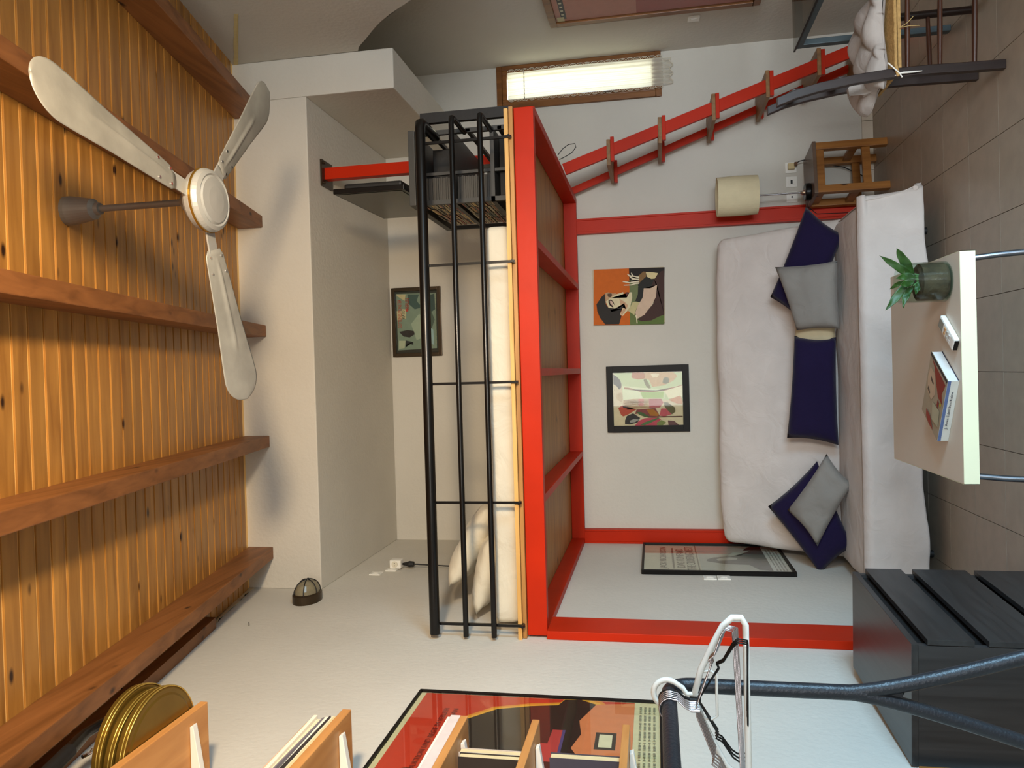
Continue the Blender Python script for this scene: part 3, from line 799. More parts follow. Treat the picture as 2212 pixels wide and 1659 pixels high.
# unframed canvas, orange ground
t = thing('canvas_painting', 'square unframed painting of a dark-haired figure with raised fingers on orange and green', 'painting', (.525, YB, 1.41))
box('canvas', (.328, YB - .018, 1.411), (.724, YB - .0005, 1.916), flat((196, 184, 156)), t, .001)
def a1(l, s=10.367, ox=1270, oy=560): return [(ox + x / s, oy + y / s) for x, y in l]
V0 = YB - .0185
sh = [((198, 96, 8), a1([(128, 235), (925, 205), (945, 1465), (128, 1480)])),
      ((24, 14, 12), a1([(918, 205), (1718, 180), (1708, 600), (930, 600)])),
      ((108, 118, 78), a1([(925, 470), (1120, 500), (1150, 1450), (945, 1465)])),
      ((98, 112, 60), a1([(940, 1180), (1100, 1250), (1250, 1300), (1710, 1200), (1712, 1448), (945, 1465)])),
      ((88, 110, 50), a1([(1110, 1380), (1400, 1390), (1600, 1290), (1710, 1250), (1712, 1448), (1110, 1455)])),
      ((62, 36, 30), a1([(1712, 250), (1640, 265), (1480, 440), (1290, 620), (1480, 700), (1550, 570), (1460, 1000), (1250, 1250), (1110, 1350), (1200, 1390), (1420, 1370), (1600, 1280), (1712, 1240)])),
      ((30, 30, 26), a1([(1300, 390), (1480, 460), (1400, 640), (1260, 655), (1225, 860), (1160, 965), (1060, 935), (1115, 800), (1125, 600), (1180, 500)])),
      ((206, 180, 156), a1([(1250, 650), (1400, 650), (1550, 570), (1520, 850), (1420, 1030), (1270, 1240), (1100, 1335), (1060, 1200), (1120, 1030), (1225, 870)])),
      ((190, 180, 132), a1([(1150, 960), (1120, 1030), (1080, 1120), (1040, 1250), (890, 1150), (960, 1050), (1000, 960)])),
      ((226, 214, 180), a1([(1085, 1250), (1100, 1330), (1115, 1435), (1090, 1435), (1080, 1320), (1060, 1260)])),
      ((186, 152, 116), a1([(390, 760), (450, 740), (560, 770), (640, 760), (560, 850), (420, 950), (395, 1000)])),
      ((214, 204, 166), a1([(400, 950), (500, 870), (620, 790), (790, 735), (800, 790), (860, 820), (870, 860), (930, 740), (985, 740), (990, 860), (950, 1060), (880, 1160), (780, 1270), (720, 1230), (760, 1150), (810, 1000), (700, 1090), (600, 1120), (540, 1175), (470, 1110), (440, 1040)])),
      ((198, 160, 126), a1([(700, 880), (830, 960), (900, 1030), (860, 1120), (770, 1250), (730, 1220), (790, 1120), (815, 1000), (740, 1060)])),
      ((36, 32, 28), a1([(380, 770), (300, 850), (190, 1010), (210, 1170), (270, 1310), (390, 1460), (700, 1455), (750, 1280), (720, 1220), (760, 1120), (820, 980), (790, 1040), (690, 1090), (600, 1110), (530, 1180), (460, 1090), (400, 1000), (385, 880)])),
      ((60, 44, 34), a1([(460, 910), (520, 905), (570, 950), (590, 1000), (620, 1060), (560, 980), (500, 930), (480, 980), (520, 1050), (570, 1090), (490, 1040), (460, 970)])),
      ((206, 180, 160), a1([(490, 930), (540, 940), (565, 1000), (550, 1040), (500, 990)])),
      ((88, 66, 48), a1([(440, 770), (520, 760), (545, 800), (510, 850), (460, 850), (440, 810)])),
      ((96, 46, 40), a1([(845, 740), (900, 735), (895, 780), (875, 825), (850, 790)])),
      ((128, 96, 56), a1([(1130, 370), (1240, 275), (1295, 280), (1300, 390), (1180, 500), (1145, 540)])),
      ((214, 198, 150), a1([(1295, 285), (1440, 290), (1575, 310), (1500, 430), (1420, 440), (1320, 390)]))]
for pl in ([(1150, 385), (1080, 380), (1010, 360), (980, 300), (962, 305), (980, 370), (1050, 415), (1150, 415)],
           [(1150, 432), (1060, 432), (990, 410), (930, 350), (885, 322), (878, 340), (930, 390), (985, 450), (1060, 462), (1150, 465)],
           [(1150, 478), (1060, 485), (940, 515), (850, 495), (780, 488), (776, 508), (850, 525), (940, 540), (1060, 520), (1150, 510)],
           [(1150, 520), (1060, 528), (960, 565), (860, 570), (800, 572), (800, 592), (860, 592), (970, 588), (1070, 558), (1150, 550)]):
    sh.append(((222, 212, 184), a1(pl)))
artwork(t, sh, 'Y', V0, -1, 'painted_surface')

# black framed print behind glass
t = thing('framed_print', 'black framed print of flowers and leaves in pink and cream, on the back wall', 'picture', (-.215, YB, 1.25))
frame(t, 'Y', YB - .0005, -.449, .026, 1.256, 1.838, .046, .022, M['frameblack'], -1)
def a2(l): return a1(l, 10.37, 1300, 780)
sh = [((214, 196, 162), a2([(240, 240), (1815, 240), (1825, 1450), (260, 1450)])),
      ((196, 208, 160), a2([(250, 262), (1815, 250), (1815, 870), (480, 880), (440, 500)])),  # window reflected in the glass, drawn into the print as pale shapes
      ((222, 226, 190), a2([(460, 560), (1400, 640), (1400, 840), (480, 870)])),
      ((162, 190, 104), a2([(860, 690), (1390, 680), (1380, 835), (920, 835)])),
      ((236, 226, 190), a2([(1380, 640), (1810, 540), (1810, 780), (1500, 840)])),
      ((176, 120, 80), a2([(500, 590), (600, 595), (860, 670), (1100, 680), (1400, 650), (1800, 530), (1800, 545), (1400, 665), (1100, 695), (850, 685), (640, 632), (500, 625)])),
      ((188, 118, 76), a2([(680, 250), (930, 250), (985, 300), (960, 390), (830, 415), (680, 380), (665, 330)])),
      ((206, 166, 118), a2([(960, 250), (1600, 250), (1690, 330), (1600, 440), (1400, 540), (1130, 580), (1060, 420), (970, 400)])),
      ((236, 214, 180), a2([(1090, 290), (1200, 270), (1290, 290), (1250, 350), (1150, 370)])),
      ((120, 112, 64), a2([(930, 420), (990, 390), (1080, 560), (1100, 600), (1050, 615), (990, 560)])),
      ((112, 108, 80), a2([(1380, 380), (1460, 350), (1515, 400), (1500, 480), (1430, 515), (1360, 480)])),
      ((66, 56, 48), a2([(252, 300), (340, 350), (410, 430), (440, 520), (430, 600), (390, 640), (330, 560), (260, 520)])),
      ((196, 170, 128), a2([(330, 740), (430, 700), (460, 760), (460, 930), (380, 890), (320, 820)])),
      ((202, 172, 132), a2([(480, 880), (700, 845), (1050, 845), (1060, 1040), (480, 1085)])),
      ((214, 120, 112), a2([(820, 848), (940, 845), (940, 1000), (820, 1010)])),
      ((176, 82, 82), a2([(1050, 845), (1330, 845), (1380, 930), (1300, 1040), (1060, 1040)])),
      ((180, 72, 52), a2([(370, 1050), (460, 990), (500, 1090), (780, 1080), (600, 1190), (480, 1240), (430, 1200)])),
      ((128, 58, 60), a2([(780, 1085), (1200, 1050), (1300, 1230), (1040, 1250), (880, 1160), (740, 1190)])),
      ((166, 104, 32), a2([(1000, 1090), (1160, 1080), (1280, 1190), (1250, 1235), (1090, 1220)])),
      ((186, 82, 90), a2([(1330, 1060), (1500, 1060), (1560, 1190), (1400, 1240), (1290, 1220)])),
      ((200, 132, 84), a2([(1500, 860), (1760, 770), (1805, 860), (1810, 960), (1680, 950), (1560, 900)])),
      ((94, 84, 50), a2([(1400, 920), (1480, 930), (1640, 1040), (1650, 1130), (1570, 1190), (1500, 1130), (1400, 1010)])),
      ((184, 70, 86), a2([(830, 1340), (960, 1280), (1250, 1260), (1330, 1300), (1230, 1400), (1260, 1445), (740, 1445)])),
      ((46, 40, 42), a2([(520, 1330), (560, 1230), (700, 1170), (860, 1270), (800, 1370), (640, 1420), (520, 1410)])),
      ((150, 146, 140), a2([(620, 1340), (720, 1295), (840, 1310), (740, 1370), (640, 1380)])),
      ((64, 92, 50), a2([(770, 1140), (880, 1140), (1080, 1245), (960, 1245), (840, 1200)])),
      ((78, 112, 66), a2([(860, 1430), (960, 1370), (1270, 1262), (1290, 1280), (1100, 1380), (960, 1440)])),
      ((80, 50, 40), a2([(1000, 1245), (1810, 1225), (1815, 1245), (1050, 1262)])),
      ((104, 66, 68), a2([(1480, 1330), (1620, 1340), (1720, 1420), (1740, 1448), (1500, 1448)])),
      ((120, 128, 70), a2([(1230, 1380), (1340, 1320), (1440, 1370), (1360, 1440), (1240, 1440)]))]
for i in range(7):
    yy = 872 + i * 27
    sh.append(((142, 106, 74), a2([(500, yy + 10), (700, yy - 2), (1040, yy), (1040, yy + 6), (700, yy + 5), (500, yy + 16)])))
artwork(t, sh, 'Y', YB - .004, -1)
box('glazing', (-.405, YB - .0155, 1.30), (-.018, YB - .0148, 1.794), M['glass'], t)

# portrait film poster on the left wall
t = thing('framed_poster', 'narrow black framed black-and-white film poster on the left wall beside the sofa', 'poster', (XL, 5.1, .70))
py0, py1, pz0, pz1 = 4.722, 5.472, .702, 1.605
frame(t, 'X', XL + .0005, py0, py1, pz0, pz1, .014, .028, M['frameblack'], 1)
pv = XL + .012
def rect(c, a, b, zz0, zz1, v=pv):
    return c, a, b, zz0, zz1
def wall_sheet(parent, rs, base_x, nm='printed_sheet'):
    mb = MB(); mats = []
    for i, r in enumerate(rs):
        mm = flat(r[0])
        if mm not in mats: mats.append(mm)
        mb.mi = mats.index(mm); x = base_x + .00035 * i * (1 if base_x < 0 else -1)
        if len(r) == 5: mb.face([(x, r[1], r[3]), (x, r[2], r[3]), (x, r[2], r[4]), (x, r[1], r[4])])
        else: mb.face([(x, a, b) for a, b in r[1]])
    return mb.build(nm, mats, parent, tri=True)
def Pp(a, b): return (py0 + (py1 - py0) * a, pz0 + (pz1 - pz0) * b)
head = [Pp(*q) for q in ((.36, .50), (.40, .55), (.46, .545), (.53, .50), (.57, .42), (.585, .36), (.60, .30), (.74, .25), (.86, .20), (.92, .12), (.10, .10), (.14, .22), (.30, .27), (.33, .33), (.31, .42))]
face_ = [Pp(*q) for q in ((.42, .47), (.47, .48), (.53, .44), (.55, .38), (.52, .33), (.47, .34), (.44, .40))]
cap = [Pp(*q) for q in ((.80, .27), (.90, .24), (.965, .20), (.965, .10), (.86, .12))]
wall_sheet(t, [((206, 198, 172), py0 + .014, py1 - .014, pz0 + .014, pz1 - .014),
               ((186, 184, 170), py0 + .02, py1 - .02, pz0 + .05, pz0 + .54),
               ((96, 94, 88), head), ((184, 180, 168), face_), ((40, 38, 36), cap),
               ((216, 214, 204), py0 + .02, py1 - .02, pz0 + .02, pz0 + .12),
               ((96, 88, 66), py0 + .1, py1 - .1, pz0 + .70, pz0 + .712),
               ((120, 112, 90), py0 + .02, py1 - .02, pz0 + .548, pz0 + .556)], pv)
for body, z0, z1, c, a, b in (('JACK NICHOLSON', .735, .79, (92, 80, 58), .12, .88), ('DAG FUNFAND', .635, .685, (92, 80, 58), .16, .82), ('THE CROSSING NEST', .57, .625, (92, 80, 58), .08, .90)):
    lettering(body, flat(c), t, (pv + .004, py0 + (py1 - py0) * a, pz0 + z0), (0, 1, 0), (0, 0, 1), (py1 - py0) * (b - a), z1 - z0)
for k in range(4):
    lettering('IIII HII IHIII HIII IIHI HHI IIII', flat((120, 118, 110)), t, (pv + .004, py0 + .08, pz0 + .035 + k * .019), (0, 1, 0), (0, 0, 1), py1 - py0 - .2, .009, 'fine_print')
box('glazing', (XL + .0185, py0 + .013, pz0 + .013), (XL + .019, py1 - .013, pz1 - .013), M['glass'], t)

# two switches on the left wall under it
plate('wall_switch', 'white rocker switch on the left wall next to the framed film poster', 'XL', (XL, 4.655, 1.205), .038)
plate('wall_switch', 'white round-knob dimmer on the left wall, lower of the pair by the film poster', 'XL', (XL, 4.66, 1.125), .038)

# large poster on the left wall with plain colour shapes
t = thing('framed_poster', 'large thin-framed red and orange poster on the left wall behind the shelves', 'poster', (XL, 2.5, 1.52))
Y1_, Y2_, Z1_, Z2_ = 2.18, 2.885, 1.50, 2.433
frame(t, 'X', XL + .0005, Y1_, Y2_, Z1_, Z2_, .010, .016, M['frameblack'], 1)
def E_(cy, cz, ry, rz, n=28, a0=0): return [(cy + ry * math.cos(2 * PI * k / n + a0), cz + rz * math.sin(2 * PI * k / n + a0)) for k in range(n)]
big = [(2.30, 2.12), (2.40, 2.20), (2.52, 2.235), (2.66, 2.20), (2.76, 2.10), (2.80, 1.98), (2.82, 1.88), (2.87, 1.86), (2.875, 1.80), (2.84, 1.74), (2.78, 1.70), (2.36, 1.66), (2.26, 1.80)]
def grow(p, k, cy=2.56, cz=1.94): return [(cy + (a - cy) * k, cz + (b - cz) * k) for a, b in p]
burst = [(2.24 + (.075 if k % 2 else .062) * math.cos(2 * PI * k / 40), 2.29 + (.075 if k % 2 else .062) * math.sin(2 * PI * k / 40)) for k in range(40)]
wall_sheet(t, [((206, 196, 156), Y1_ + .01, Y2_ - .01, Z1_ + .01, Z2_ - .01),
               ((190, 52, 26), Y1_ + .01, Y2_ - .012, 1.60, Z2_ - .03),
               ((212, 130, 36), grow(big, 1.10)), ((222, 160, 48), grow(big, 1.05)), ((40, 28, 20), big),
               ((208, 122, 76), [(2.10 + .09, 1.60), (2.862, 1.60), (2.84, 1.74), (2.70, 1.79), (2.60, 1.775), (2.50, 1.80), (2.42, 1.76), (2.34, 1.66), (2.22, 1.66)]),
               ((40, 28, 20), 2.50, 2.62, 1.655, 1.725), ((214, 204, 168), 2.515, 2.605, 1.668, 1.712),
               ((176, 60, 56), [(2.40, 1.84), (2.62, 1.84), (2.62, 1.875), (2.52, 1.88), (2.52, 1.91), (2.40, 1.91)]),
               ((78, 62, 110), [(2.40, 1.83), (2.62, 1.83), (2.62, 1.84), (2.40, 1.84)]),
               ((40, 28, 20), E_(2.24, 2.29, .068, .068))], XL + .006)
for k, (z, wd) in enumerate(((2.215, .50), (2.18, .50), (2.15, .38))):
    lettering(('PRODUKTION UND REGIE IM VERLEIH', 'DREHBUCH NACH DEM ROMAN', 'BEARBEITUNG')[k], flat((120, 22, 14)), t, (XL + .0105, 2.24, z + .06), (0, 1, 0), (0, 0, 1), wd, .019)
for k in range(4):
    lettering('IIHIII HIIII IIII HIII IIIH HIIII IIHI IIIII HIII', flat((110, 104, 84)), t, (XL + .0105, Y1_ + .05, 1.525 + k * .016), (0, 1, 0), (0, 0, 1), .6, .008, 'fine_print')
box('glazing', (XL + .012, Y1_ + .009, Z1_ + .009), (XL + .0124, Y2_ - .009, Z2_ - .009), M['glass'], t)

# wooden framed red picture on the right wall, mostly above the picture edge
t = thing('framed_picture', 'large wooden framed red picture on the right wall beside the narrow window', 'picture', (XR, 4.5, .80))
frame(t, 'X', XR - .0005, 4.02, 4.975, .80, 2.10, .045, .03, M['winwood'], -1)
wall_sheet(t, [((176, 66, 48), 4.065, 4.93, .845, 2.055), ((206, 132, 112), 4.065, 4.93, 1.55, 2.055), ((40, 30, 26), 4.08, 4.90, 1.985, 2.02)] + [((226, 216, 186), 4.12 + .05 * k, 4.14 + .05 * k, 1.995, 2.012) for k in range(15)] + [((222, 208, 160), 4.86, 4.92, 2.00, 2.045)], XR - .014)
box('glazing', (XR - .0215, 4.064, .844), (XR - .021, 4.931, 2.056), M['glass'], t)
plate('wall_switch', 'white rocker switch on the right wall beside the wooden framed red picture', 'XR', (XR, 5.12, 1.19), .038)

# three outlets by the bedside lamp
plate('wall_socket', 'white socket holding the beige plug, nearest the ladder', 'YB', (1.36, YB, .535), .037, kindf='none')
plate('wall_socket', 'white telephone outlet with a dark slot, middle of the three beside the lamp', 'YB', (1.262, YB, .533), .037, kindf='jack')
plate('wall_socket', 'white aerial outlet with a round hole, nearest the red post', 'YB', (1.158, YB, .532), .037, kindf='hole')
pg = thing('plug', 'beige adapter plug with a black lead in the socket by the ladder', 'plug', (1.36, YB - .02, .53))
box('body', (1.343, YB - .045, .515), (1.383, YB - .0115, .558), M['beige'], pg, .003)
MB().tube([(1.372, YB - .05, .512), (1.385, YB - .07, .49), (1.39, YB - .075, .45), (1.37, YB - .05, .38), (1.33, YB - .04, .2), (1.25, YB - .03, .05)], .0035, 6).build('lead', M['blackm'], pg)
box('plug_head', (1.358, YB - .066, .500), (1.384, YB - .0455, .520), flat((98, 66, 44)), pg, .003)

# ------------------------------------------------------------------ ladder
t = thing('ladder', 'red steel ladder with brown wooden treads leaning against the red loft', 'ladder', (1.9, 5.25, 0))
La = W(1225, 364, 'Y', 5.05); Lb = W(1820, 119, 'Y', 5.05); ld = (Lb - La).normalized()
La = La - ld * 0.02; Lf = La + ld * ((0.0 - La.z) / ld.z)
up_ = Vector((ld.z, 0, -ld.x)); up_ = up_ if up_.z > 0 else -up_
MB().bar(La, Lf, .03, .074, up_).build('stringer', M['red'], t, bevel=.002)
off = Vector((-.03, .45, 0)); A2 = W(1242, 411, 'Y', 5.5); B2 = W(1645, 232, 'Y', 5.5); d2 = (B2 - A2).normalized(); A2 -= d2 * .02; F2 = A2 + d2 * (-A2.z / d2.z)
u2 = Vector((d2.z, 0, -d2.x)); u2 = u2 if u2.z > 0 else -u2
MB().bar(A2, F2, .03, .048, u2).build('stringer', M['red'], t, bevel=.002)
for z in (1.74, 1.41, 1.075, .745, .44, .15):
    k1 = (z - La.z) / ld.z; k2 = (z - A2.z) / d2.z
    P1 = La + ld * k1; P2 = A2 + d2 * k2; xm = (P1.x + P2.x) / 2 - .02
    tr = box('tread', (xm - .062, 5.03, z), (xm + .105, 5.53, z + .024), M['tread'], t, .003)
    for P_, yy in ((P1, 5.05), (P2, 5.5)):
        box('bracket', (P_.x - .07, yy - .018, z - .024), (P_.x + .085, yy + .018, z - .0005), M['red'], t, .002)

# ------------------------------------------------------------------ bedside stool and lamp
ro = Matrix.Rotation(math.radians(9), 3, 'Z'); SCN = Vector((1.245, 5.40, 0))
t = thing('bedside_stool', 'small square pine stool with stretchers under the table lamp', 'stool', tuple(SCN))
def rb(name, a, b, m, par, bev=.003):
    return MB().box(Vector(a) + SCN, Vector(b) + SCN, ro, SCN).build(name, m, par, bev)
hw = .175; hd = .155
rb('seat', (-hw, -hd, .434), (hw, hd, .456), mat('stool_top', (108, 88, 74), .35, var=.15, scale=9), t)
for sx_ in (-1, 1):
    for sy_ in (-1, 1):
        cx_, cy_ = sx_ * (hw - .03), sy_ * (hd - .03)
        rb('leg', (cx_ - .024, cy_ - .022, 0), (cx_ + .024, cy_ + .022, .434), M['stool'], t)
for sy_ in (-1, 1):
    rb('apron', (-hw + .054, sy_ * (hd - .03) - .014, .385), (hw - .054, sy_ * (hd - .03) + .014, .434), M['stool'], t)
    rb('stretcher', (-hw + .054, sy_ * (hd - .03) - .012, .105), (hw - .054, sy_ * (hd - .03) + .012, .155), M['stool'], t)
for sx_ in (-1, 1):
    rb('apron', (sx_ * (hw - .03) - .014, -hd + .052, .385), (sx_ * (hw - .03) + .014, hd - .052, .434), M['stool'], t)
    rb('stretcher', (sx_ * (hw - .03) - .012, -hd + .052, .165), (sx_ * (hw - .03) + .012, hd - .052, .215), M['stool'], t)
lc = Vector((1.135, 5.36, .457))
t = thing('table_lamp', 'table lamp with cream drum shade and thin chrome stem on the pine stool', 'lamp', tuple(lc))
MB().lathe([(0, 0), (.056, 0), (.058, .008), (.058, .030), (.052, .036), (0, .036)], lc, 'Z', 32).build('base', M['black'], t)
MB().lathe([(0, .036), (.02, .036), (.014, .05), (.007, .062)], lc, 'Z', 20).build('collar', M['chrome'], t)
MB().tube([lc + Vector((0, 0, .04)), lc + Vector((0, 0, .36))], .0055, 12).build('stem', M['chrome'], t)
sc_ = lc + Vector((.006, 0, .335))
mb = MB(); mb.lathe([(.128, 0), (.132, .13), (.128, .262)], sc_, 'Z', 48); mb.lathe([(.124, .001), (.128, .13), (.124, .261)], sc_, 'Z', 48)
mb.lathe([(.124, 0), (.128, 0)], sc_, 'Z', 48); mb.lathe([(.124, .262), (.128, .262)], sc_, 'Z', 48)
mb.build('lamp_shade', M['shade'], t)
mb = MB()
for k in range(3):
    a = 2 * PI * k / 3; mb.tube([sc_ + Vector((0, 0, .2)), sc_ + Vector((.125 * math.cos(a), .125 * math.sin(a), .245))], .0018, 5)
mb.build('shade_carrier', M['chrome'], t)
MB().tube([lc + Vector((-.05, .02, .01)), lc + Vector((-.085, .05, .008)), lc + Vector((-.135, .06, -.05)), lc + Vector((-.13, .12, -.30)), lc + Vector((-.02, .17, -.42))], .0028, 6).build('lead', M['blackm'], t)

# ------------------------------------------------------------------ sofa
t = thing('sofa', 'low armless sofa with a loose pale cover against the back wall under the loft', 'sofa', (-.17, 4.9, 0))
BX0, BX1 = -1.19, .865
# back rest, leaning
ub = Vector((0, .38, .72)).normalized(); nb = Vector((0, -ub.z, ub.y))
mb = MB(); hh = .86; tk = .13
p_base = Vector((0, 4.97, .33))
def SB(u, v, side):
    """u along the sofa, v around the section of the back"""
    pass
soft_box(mb, (BX0, -tk / 2, 0), (BX1, tk / 2, hh), .055, (48, 4, 22), .010, 3.2, 5)
Rb = Matrix((Vector((1, 0, 0)), -nb, ub)).transposed()
for v in mb.bm.verts:
    q = v.co.copy(); k = q.z / hh
    q.x += (.035 if q.x > 0 else -.02) * max(0, 1 - k) ** 1.5 * (abs(q.x) / 1.0) * (1 if q.x > 0 else .6)
    if k > .88: q.z -= .05 * max(0, abs((q.x - (BX0 + BX1) / 2)) / 1.0 - .75) * 1.6
    v.co = Rb @ Vector((q.x, q.y, q.z)) + p_base + nb * (-tk / 2)
mb.build('backrest', M['cover'], t, merge=1e-4)
# seat
SZ = .398
mb = soft_box(MB(), (-1.20, 4.40, .24), (.86, 5.02, SZ), .05, (48, 16, 5), .008, 4, 9)
mb.build('seat', M['cover'], t, merge=1e-4)
# cover hanging down in front and round the right corner
def SK(u, v):
    x = -1.215 + (.895 + 1.215) * u
    if v < .16:
        a = v / .16 * PI / 2; e = noise.noise(Vector((x * 5, (SZ - .035) * 4, 1)))
        return (x, 4.388 + .012 * e + .055 * (1 - math.sin(a)), SZ - .035 + .039 * math.cos(a))
    v = (v - .16) / .84
    # front drop, then turning back along the right end
    fl_ = v
    z = SZ - .035 - (SZ - .135) * v
    zz = z - .018 * math.sin(u * 9 + 1) * v - .01 * noise.noise(Vector((x * 7, 0, 0))) * v
    yy = 4.388 - .012 * v + .012 * noise.noise(Vector((x * 5, z * 4, 1))) + .010 * v * math.sin(x * 23 + 2 * math.sin(x * 4)) + .035 * v * math.sin(u * 5.2 + .6)
    if u > .93:
        k = (u - .93) / .07; x += .03 * k * v * v; yy += .03 * k
        zz += -.03 * k * v
    return (x, yy, zz)
mb = MB(); mb.grid(SK, 110, 30)
def SR(u, v):
    y_ = 4.395 + (5.3 - 4.395) * u; z = SZ - .03 - (SZ - .12 + .05 * u) * v + .10 * u * v
    x = .868 + .055 * v * v * (1 - u) ** 3 + .02 * v * math.sin(y_ * 19) * (1 - .5 * u) + .01 * noise.noise(Vector((y_ * 6, z * 5, 4)))
    return (x, y_, z)
mb.grid(SR, 40, 18)
mb.build('cover_skirt', M['cover'], t, solid=.003)
MB().tube([(.915, 4.39, .12), (.925, 4.42, .10), (.915, 4.47, .09), (.89, 4.49, .10)], [.012, .022, .02, .008], 10).build('cover_fold', M['cover'], t)
box('base_frame', (-1.15, 4.47, .16), (.80, 5.0, .235), M['blackm'], t)
for x in (-1.07, .72):
    MB().tube([(x, 4.61, 0), (x, 4.61, .17)], .02, 14).build('leg', M['blackm'], t)
    MB().tube([(x, 5.1, 0), (x, 5.1, .4)], .02, 14).build('leg', M['blackm'], t)
box('floor_rail', (-1.12, 4.66, .03), (.76, 4.69, .06), M['dgrey'], t)
# back support
for x in (-.9, .55): MB().tube([(x, 5.0, .2), (x, 5.3, .6), (x, 5.42, .92)], .014, 10).build('back_support', M['blackm'], t)

# cushions: corners taken on planes standing just in front of the backrest
def CW(x, y, off, steep=.28):
    """where the sight line meets a cushion plane: stands on the seat line Y=4.97-off and leans back"""
    p0 = Vector((0, 4.965 - off, .40)); u = Vector((0, steep, 1)).normalized(); nn = Vector((1, 0, 0)).cross(u)
    d = ray(x, y); return EYE + d * ((p0 - EYE).dot(nn) / d.dot(nn))
def cush(name, label, px, off, th, m, seed, steep=.40, wr=.007, pinch=.05):
    c = [CW(x, y, off, steep) for x, y in px]
    nn = Vector((0, -1, steep)).normalized()
    return pil(name, label, *c, nn, th, m, 'cushion', None, seed, 20, wr, pinch)
cush('cushion', 'navy cushion tipped on its corner at the end of the sofa nearest the ladder', [(1741, 446), (1664, 642), (1745, 706), (1822, 508)], .09, .12, M['navy'], 2)
cush('cushion', 'cream cushion almost hidden between the grey one and the long navy one', [(1722, 640), (1715, 742), (1806, 748), (1806, 640)], .06, .10, M['cream'], 4)
cush('cushion', 'grey square cushion leaning in front of the tipped navy one', [(1674, 577), (1721, 714), (1814, 710), (1809, 563)], .20, .13, M['grey'], 6, .46, .012)
cush('cushion', 'long navy cushion lying alone in the middle of the sofa', [(1716, 725), (1700, 946), (1812, 962), (1806, 728)], .09, .14, M['navy'], 8)
cush('cushion', 'navy cushion behind the grey one at the end by the black chest', [(1765, 996), (1659, 1094), (1772, 1240), (1842, 1180)], .10, .12, M['navy'], 10)
cush('cushion', 'grey cushion with twisted corner at the end by the black chest', [(1786, 980), (1701, 1102), (1766, 1180), (1842, 1046)], .21, .13, M['grey'], 12, .46, .014, .07)

# ------------------------------------------------------------------ coffee table
t = thing('coffee_table', 'square beige coffee table with thick cream edge on chrome tube legs', 'table', (-.03, 3.3, 0))
tx0, tx1, ty0, ty1 = -.432, .379, 2.905, 3.695
box('tabletop', (tx0 + .002, ty0 + .003, .401), (tx1 - .002, ty1 - .002, .45), M['tabletop'], t, .001)
mb = MB(); mb.box((tx0, ty0, .400), (tx1, ty0 + .0028, .4498)); mb.box((tx0, ty0, .400), (tx0 + .0018, ty1, .4498)); mb.box((tx1 - .0018, ty0, .400), (tx1, ty1, .4498)); mb.box((tx0, ty1 - .0018, .40), (tx1, ty1, .4498))
mb.build('edge_band', M['tableedge'], t)
for x, s1 in ((tx0, -1), (tx1, 1)):
    xi = x - s1 * .018; zz = .39
    MB().tube([(xi - s1 * .01, 2.99, .399), (xi, 2.985, .375), (xi + s1 * .006, 2.97, .30), (xi + s1 * .012, 2.95, .15), (xi + s1 * .016, 2.94, 0)], .011, 12).build('leg', M['steel'], t)
    MB().tube([(xi + s1 * .016, 2.94, .0112), (xi + s1 * .016, 3.42, .0112)], .011, 12).build('foot_bar', M['steel'], t)
    MB().tube([(xi - s1 * .012, 2.98, .388), (xi - s1 * .012, 3.6, .388)], .011, 12).build('top_bar', M['steel'], t)
# vase with plant
vc = Vector((.287, 3.03, .4505)); vr = .073; vh = .158
t = thing('plant_vase', 'clear glass cylinder vase of soil with a leafy green plant on the coffee table', 'vase', tuple(vc))
mb = MB().lathe([(0, .004), (vr - .006, .004), (vr - .004, .012), (vr - .004, vh), (vr, vh), (vr, .006), (vr - .006, 0), (0, 0)], vc, 'Z', 48)
mb.build('glass_cylinder', M['vaseglass'], t)
mb = MB().lathe([(0, .008), (vr - .010, .008), (vr - .0055, .016), (vr - .0055, .095)], vc, 'Z', 40)
def SO(u, v):
    a = 2 * PI * u; r = (vr - .0055) * v
    return vc + Vector((r * math.cos(a), r * math.sin(a), .095 + .012 * noise.noise(Vector((r * 60 * math.cos(a), r * 60 * math.sin(a), 1))) * (1 if v < .99 else 0) + .006 * (1 - v)))
mb.grid(SO, 36, 8); mb.build('soil', M['soil'], t)
def leaf(base, tip, mid_up, w_, name='leaf'):
    base = Vector(base); tip = Vector(tip); mid = (base + tip) / 2 + Vector(mid_up)
    def C_(s): return base * (1 - s) ** 2 + mid * 2 * s * (1 - s) + tip * s * s
    def LP(u, v):
        p = C_(u); d = (C_(min(1, u + .02)) - C_(max(0, u - .02))).normalized()
        sd = d.cross(Vector((0, -1, .3))).normalized()
        wv = w_ * (math.sin(PI * min(1, u ** .85 * .98 + .02)) ** .9) * (1 if u < 1 else 0)
        q = (2 * v - 1)
        return p + sd * wv * q + Vector((0, -1, .3)).normalized() * (-.18 * w_ * (1 - q * q)) + Vector((0, .003 * math.sin(u * 14), 0)) * q
    b = MB(); b.grid(LP, 18, 6); return b.build(name, M['leaf'], t, solid=.0008)
tp = vc + Vector((0, 0, .09))
def vp(x, y, Y): return W(x, y, 'Y', Y)
leaf(vp(1975, 592, 3.03), vp(1937, 536, 2.99), (.006, 0, .012), .016)
leaf(vp(1972, 596, 3.02), vp(1900, 552, 3.00), (-.01, 0, -.012), .014)
leaf(vp(1955, 606, 3.02), vp(1922, 625, 3.06), (0, 0, .006), .008)
leaf(vp(1965, 604, 3.0), vp(1913, 670, 2.98), (-.012, 0, .006), .014)
leaf(vp(1972, 618, 3.0), vp(1951, 666, 2.97), (.012, 0, .012), .012)
leaf(vp(1985, 606, 3.01), vp(1978, 636, 2.99), (-.004, 0, .0), .010)
